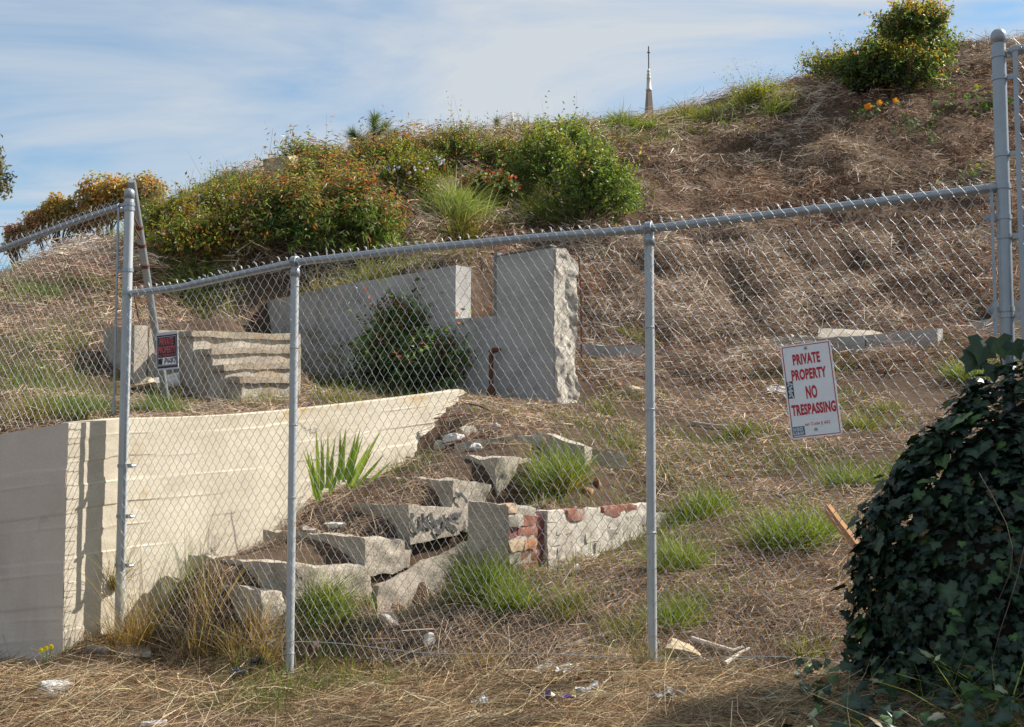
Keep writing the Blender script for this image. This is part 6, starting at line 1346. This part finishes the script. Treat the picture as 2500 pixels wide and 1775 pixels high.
def stick(pix, r, mat, label, name='stick', cat='stick', lift=.03):
    pts = []
    for px, py in pix: p = hit(px, py); pts.append(p+[0, 0, lift])
    pts = np.array(pts); V, F = tube(pts, np.linspace(r, r*.6, len(pts)), 7); mb = MB(); mb.put(V, F[0]); mb.put(V, F[1]); return mb.build(name, mat, None, label=label, cat=cat)
stick([(1405,1590),(1450,1570),(1500,1560),(1560,1545)], .013, M['palewood'], 'pale bleached root lying left of the middle post', 'root', 'root')
stick([(1690,1575),(1740,1590),(1790,1605),(1815,1600)], .016, M['palewood'], 'knotted bleached branch right of the middle post', 'branch', 'branch')
stick([(1770,1640),(1800,1618),(1830,1600)], .013, M['palewood'], 'short pale branch stub crossing the knotted branch', 'branch', 'branch')
stick([(1690,1040),(1740,1046),(1790,1048)], .014, M['palewood'], 'thin pale stick lying in the yard left of the white sign')
stick([(1675,1120),(1690,1135),(1710,1140)], .016, M['bark'], 'dark curved twig in the yard right of the post', 'twig', 'twig')
stick([(560,1320),(640,1310),(700,1270)], .02, M['bark'], 'grey branch lying on the slope by the left post', 'branch', 'branch')
a, b_ = P(2036, 1262, 5.75), P(2105, 1352, 5.35); c = (a+b_)/2; e = unit(b_-a); V, F = box(c, e, unit(np.cross([0, 0, 1.0], e)), unit(np.cross(e, np.cross([0, 0, 1.0], e))), np.linalg.norm(b_-a)*1.5, .022, .05, nu=8, nv=2, nw=2, rough=.002, freq=8)
add('wooden_stake', V, F, M['lath'], None, label='orange-brown wooden stake leaning out of the ivy', cat='stake')
# rebar lengths by the broken wall end
for k, (p0, p1, lab) in enumerate([(P(1060,1022,9.5), P(1180,1012,9.7), 'rusty rebar sticking out of the broken wall end'), (P(1135,985,10.0), P(1205,1006,9.8), 'short rebar slanting above the wall rubble'), (P(1080,1082,9.0), P(1290,1052,9.4), 'long thin rebar lying along the landing edge')]):
    V, F = tube(np.array([p0, (p0+p1)/2+[0, 0, .015], p1]), .008, 6); mb = MB(); mb.put(V, F[0]); mb.build('rebar', M['rust'], None, label=lab, cat='rebar')
# litter: crumpled sheets
def litter(px, py, w, h, cols, label, seed, name='litter', cat='litter', mat='foil', rise=.02):
    p = hit(px, py); _, _, d = proj(p); k = d/FPX; rs_ = np.random.default_rng(seed); n = 9; A, B = np.meshgrid(np.linspace(-.5, .5, n), np.linspace(-.5, .5, n), indexing='ij')
    A = A + rs_.normal(size=A.shape)*.03; q = np.stack([A.ravel(), B.ravel(), np.zeros(n*n)], 1); zz = (fbm(q*4+seed, seed, 3)*.5+.5)*h*k
    x = p[0]+q[:, 0]*w*k; y = p[1]+q[:, 1]*w*k*.7; V = np.column_stack([x, y, H(x, y)+rise+zz]); i, j = np.meshgrid(np.arange(n-1), np.arange(n-1), indexing='ij'); kk = (i*n+j).ravel(); F = np.stack([kk, kk+n, kk+n+1, kk+1], 1)
    cc = np.array(cols)[(np.floor(fbm(q*2.4+seed*2, seed+3, 2)*2.2+len(cols)*.5).astype(int)) % len(cols)]; V2 = V + [0, 0, -.002]; return add(name, V, F, M[mat], None, col=cc, label=label, cat=cat)
litter(1365, 1722, 80, 22, [(.07,.045,.22),(.10,.06,.26),(.05,.035,.15),(.50,.40,.08),(.35,.35,.40)], 'crumpled purple and yellow snack wrapper on the verge', 301, 'wrapper', 'wrapper')
litter(1430, 1705, 60, 22, [(.55,.56,.58),(.65,.66,.68)], 'clear crumpled plastic bag right of the purple wrapper', 302, 'plastic_bag', 'plastic')
litter(1385, 1655, 58, 18, [(.62,.62,.60),(.72,.72,.70)], 'white crushed plastic tray in the dry grass under the fence', 303, 'plastic_tray', 'plastic')
litter(1630, 1722, 90, 26, [(.03,.03,.035),(.06,.065,.07),(.35,.37,.40)], 'black and silver torn bag near the ivy', 304, 'torn_bag', 'plastic')
litter(1170, 1735, 40, 22, [(.5,.52,.54),(.6,.6,.62)], 'small grey crumpled foil in the foreground straw', 305, 'foil_scrap', 'foil')
litter(580, 1668, 36, 26, [(.03,.03,.03),(.08,.085,.09)], 'black plastic shard left of the post foot', 306, 'plastic_shard', 'plastic')
litter(625, 1645, 34, 30, [(.012,.012,.014),(.02,.02,.022)], 'small charred black lump near the post foot', 307, 'charred_lump', 'plastic')
litter(1180, 1768, 80, 14, [(.50,.44,.36),(.42,.36,.28)], 'torn tan paper at the bottom centre', 308, 'paper_scrap', 'paper', 'attr')
litter(770, 1598, 14, 26, [(.7,.68,.66),(.5,.05,.06)], 'tiny red and white straw wrapper at the fence foot', 309, 'paper_straw', 'paper', 'attr')
litter(1895, 960, 50, 10, [(.5,.5,.52)], 'flat grey scrap left of the white sign', 310, 'flat_scrap', 'scrap', 'attr')
# two brown bottle shards
for px, py, lab in ((1345, 1690, 'brown paper cup scrap behind the purple wrapper'), (1415, 1682, 'brown cardboard curl behind the clear bag')):
    litter(px, py, 22, 16, [(.20,.08,.025),(.28,.12,.04)], lab, px, 'cardboard_scrap', 'cardboard', 'attr')
# yellow flower on the verge
b = hit(112, 1640); root = thing('yellow_flower', 'small yellow wildflower on the verge at lower left', 'flower', b); mb = MB()
for k in range(3):
    o = b+np.array([(k-1)*.03, 0, .12+.01*k]); V, F = tube(np.array([b, o]), .0025, 4, cap=False); 
    add('stem', V, F[0], M['leaf'], root, col=np.tile((.15,.22,.05), (len(V), 1)))
    V = np.array([o]+[o+.016*np.array([math.cos(a), -.4, math.sin(a)]) for a in np.linspace(0, 6.28, 7)[:-1]]); add('flower', V, np.array([[0, 1+i, 1+(i+1) % 6] for i in range(6)]), M['petal'], root, col=np.tile((.80,.66,.02), (len(V), 1)))
tuft(85, 1700, 60, 30, 120, G_DEEP, 'low green weed beside the chalky rock', .9, .6); tuft(380, 1560, 40, 60, 14, G_BRIGHT, 'single green shoot at the flat grey stone', .3, .2)
tuft(150, 1570, 120, 60, 120, G_DRY, 'dry tufts along the foot of the street wall', .6, .4)
# thin dry stems leaning on the sunlit wall return
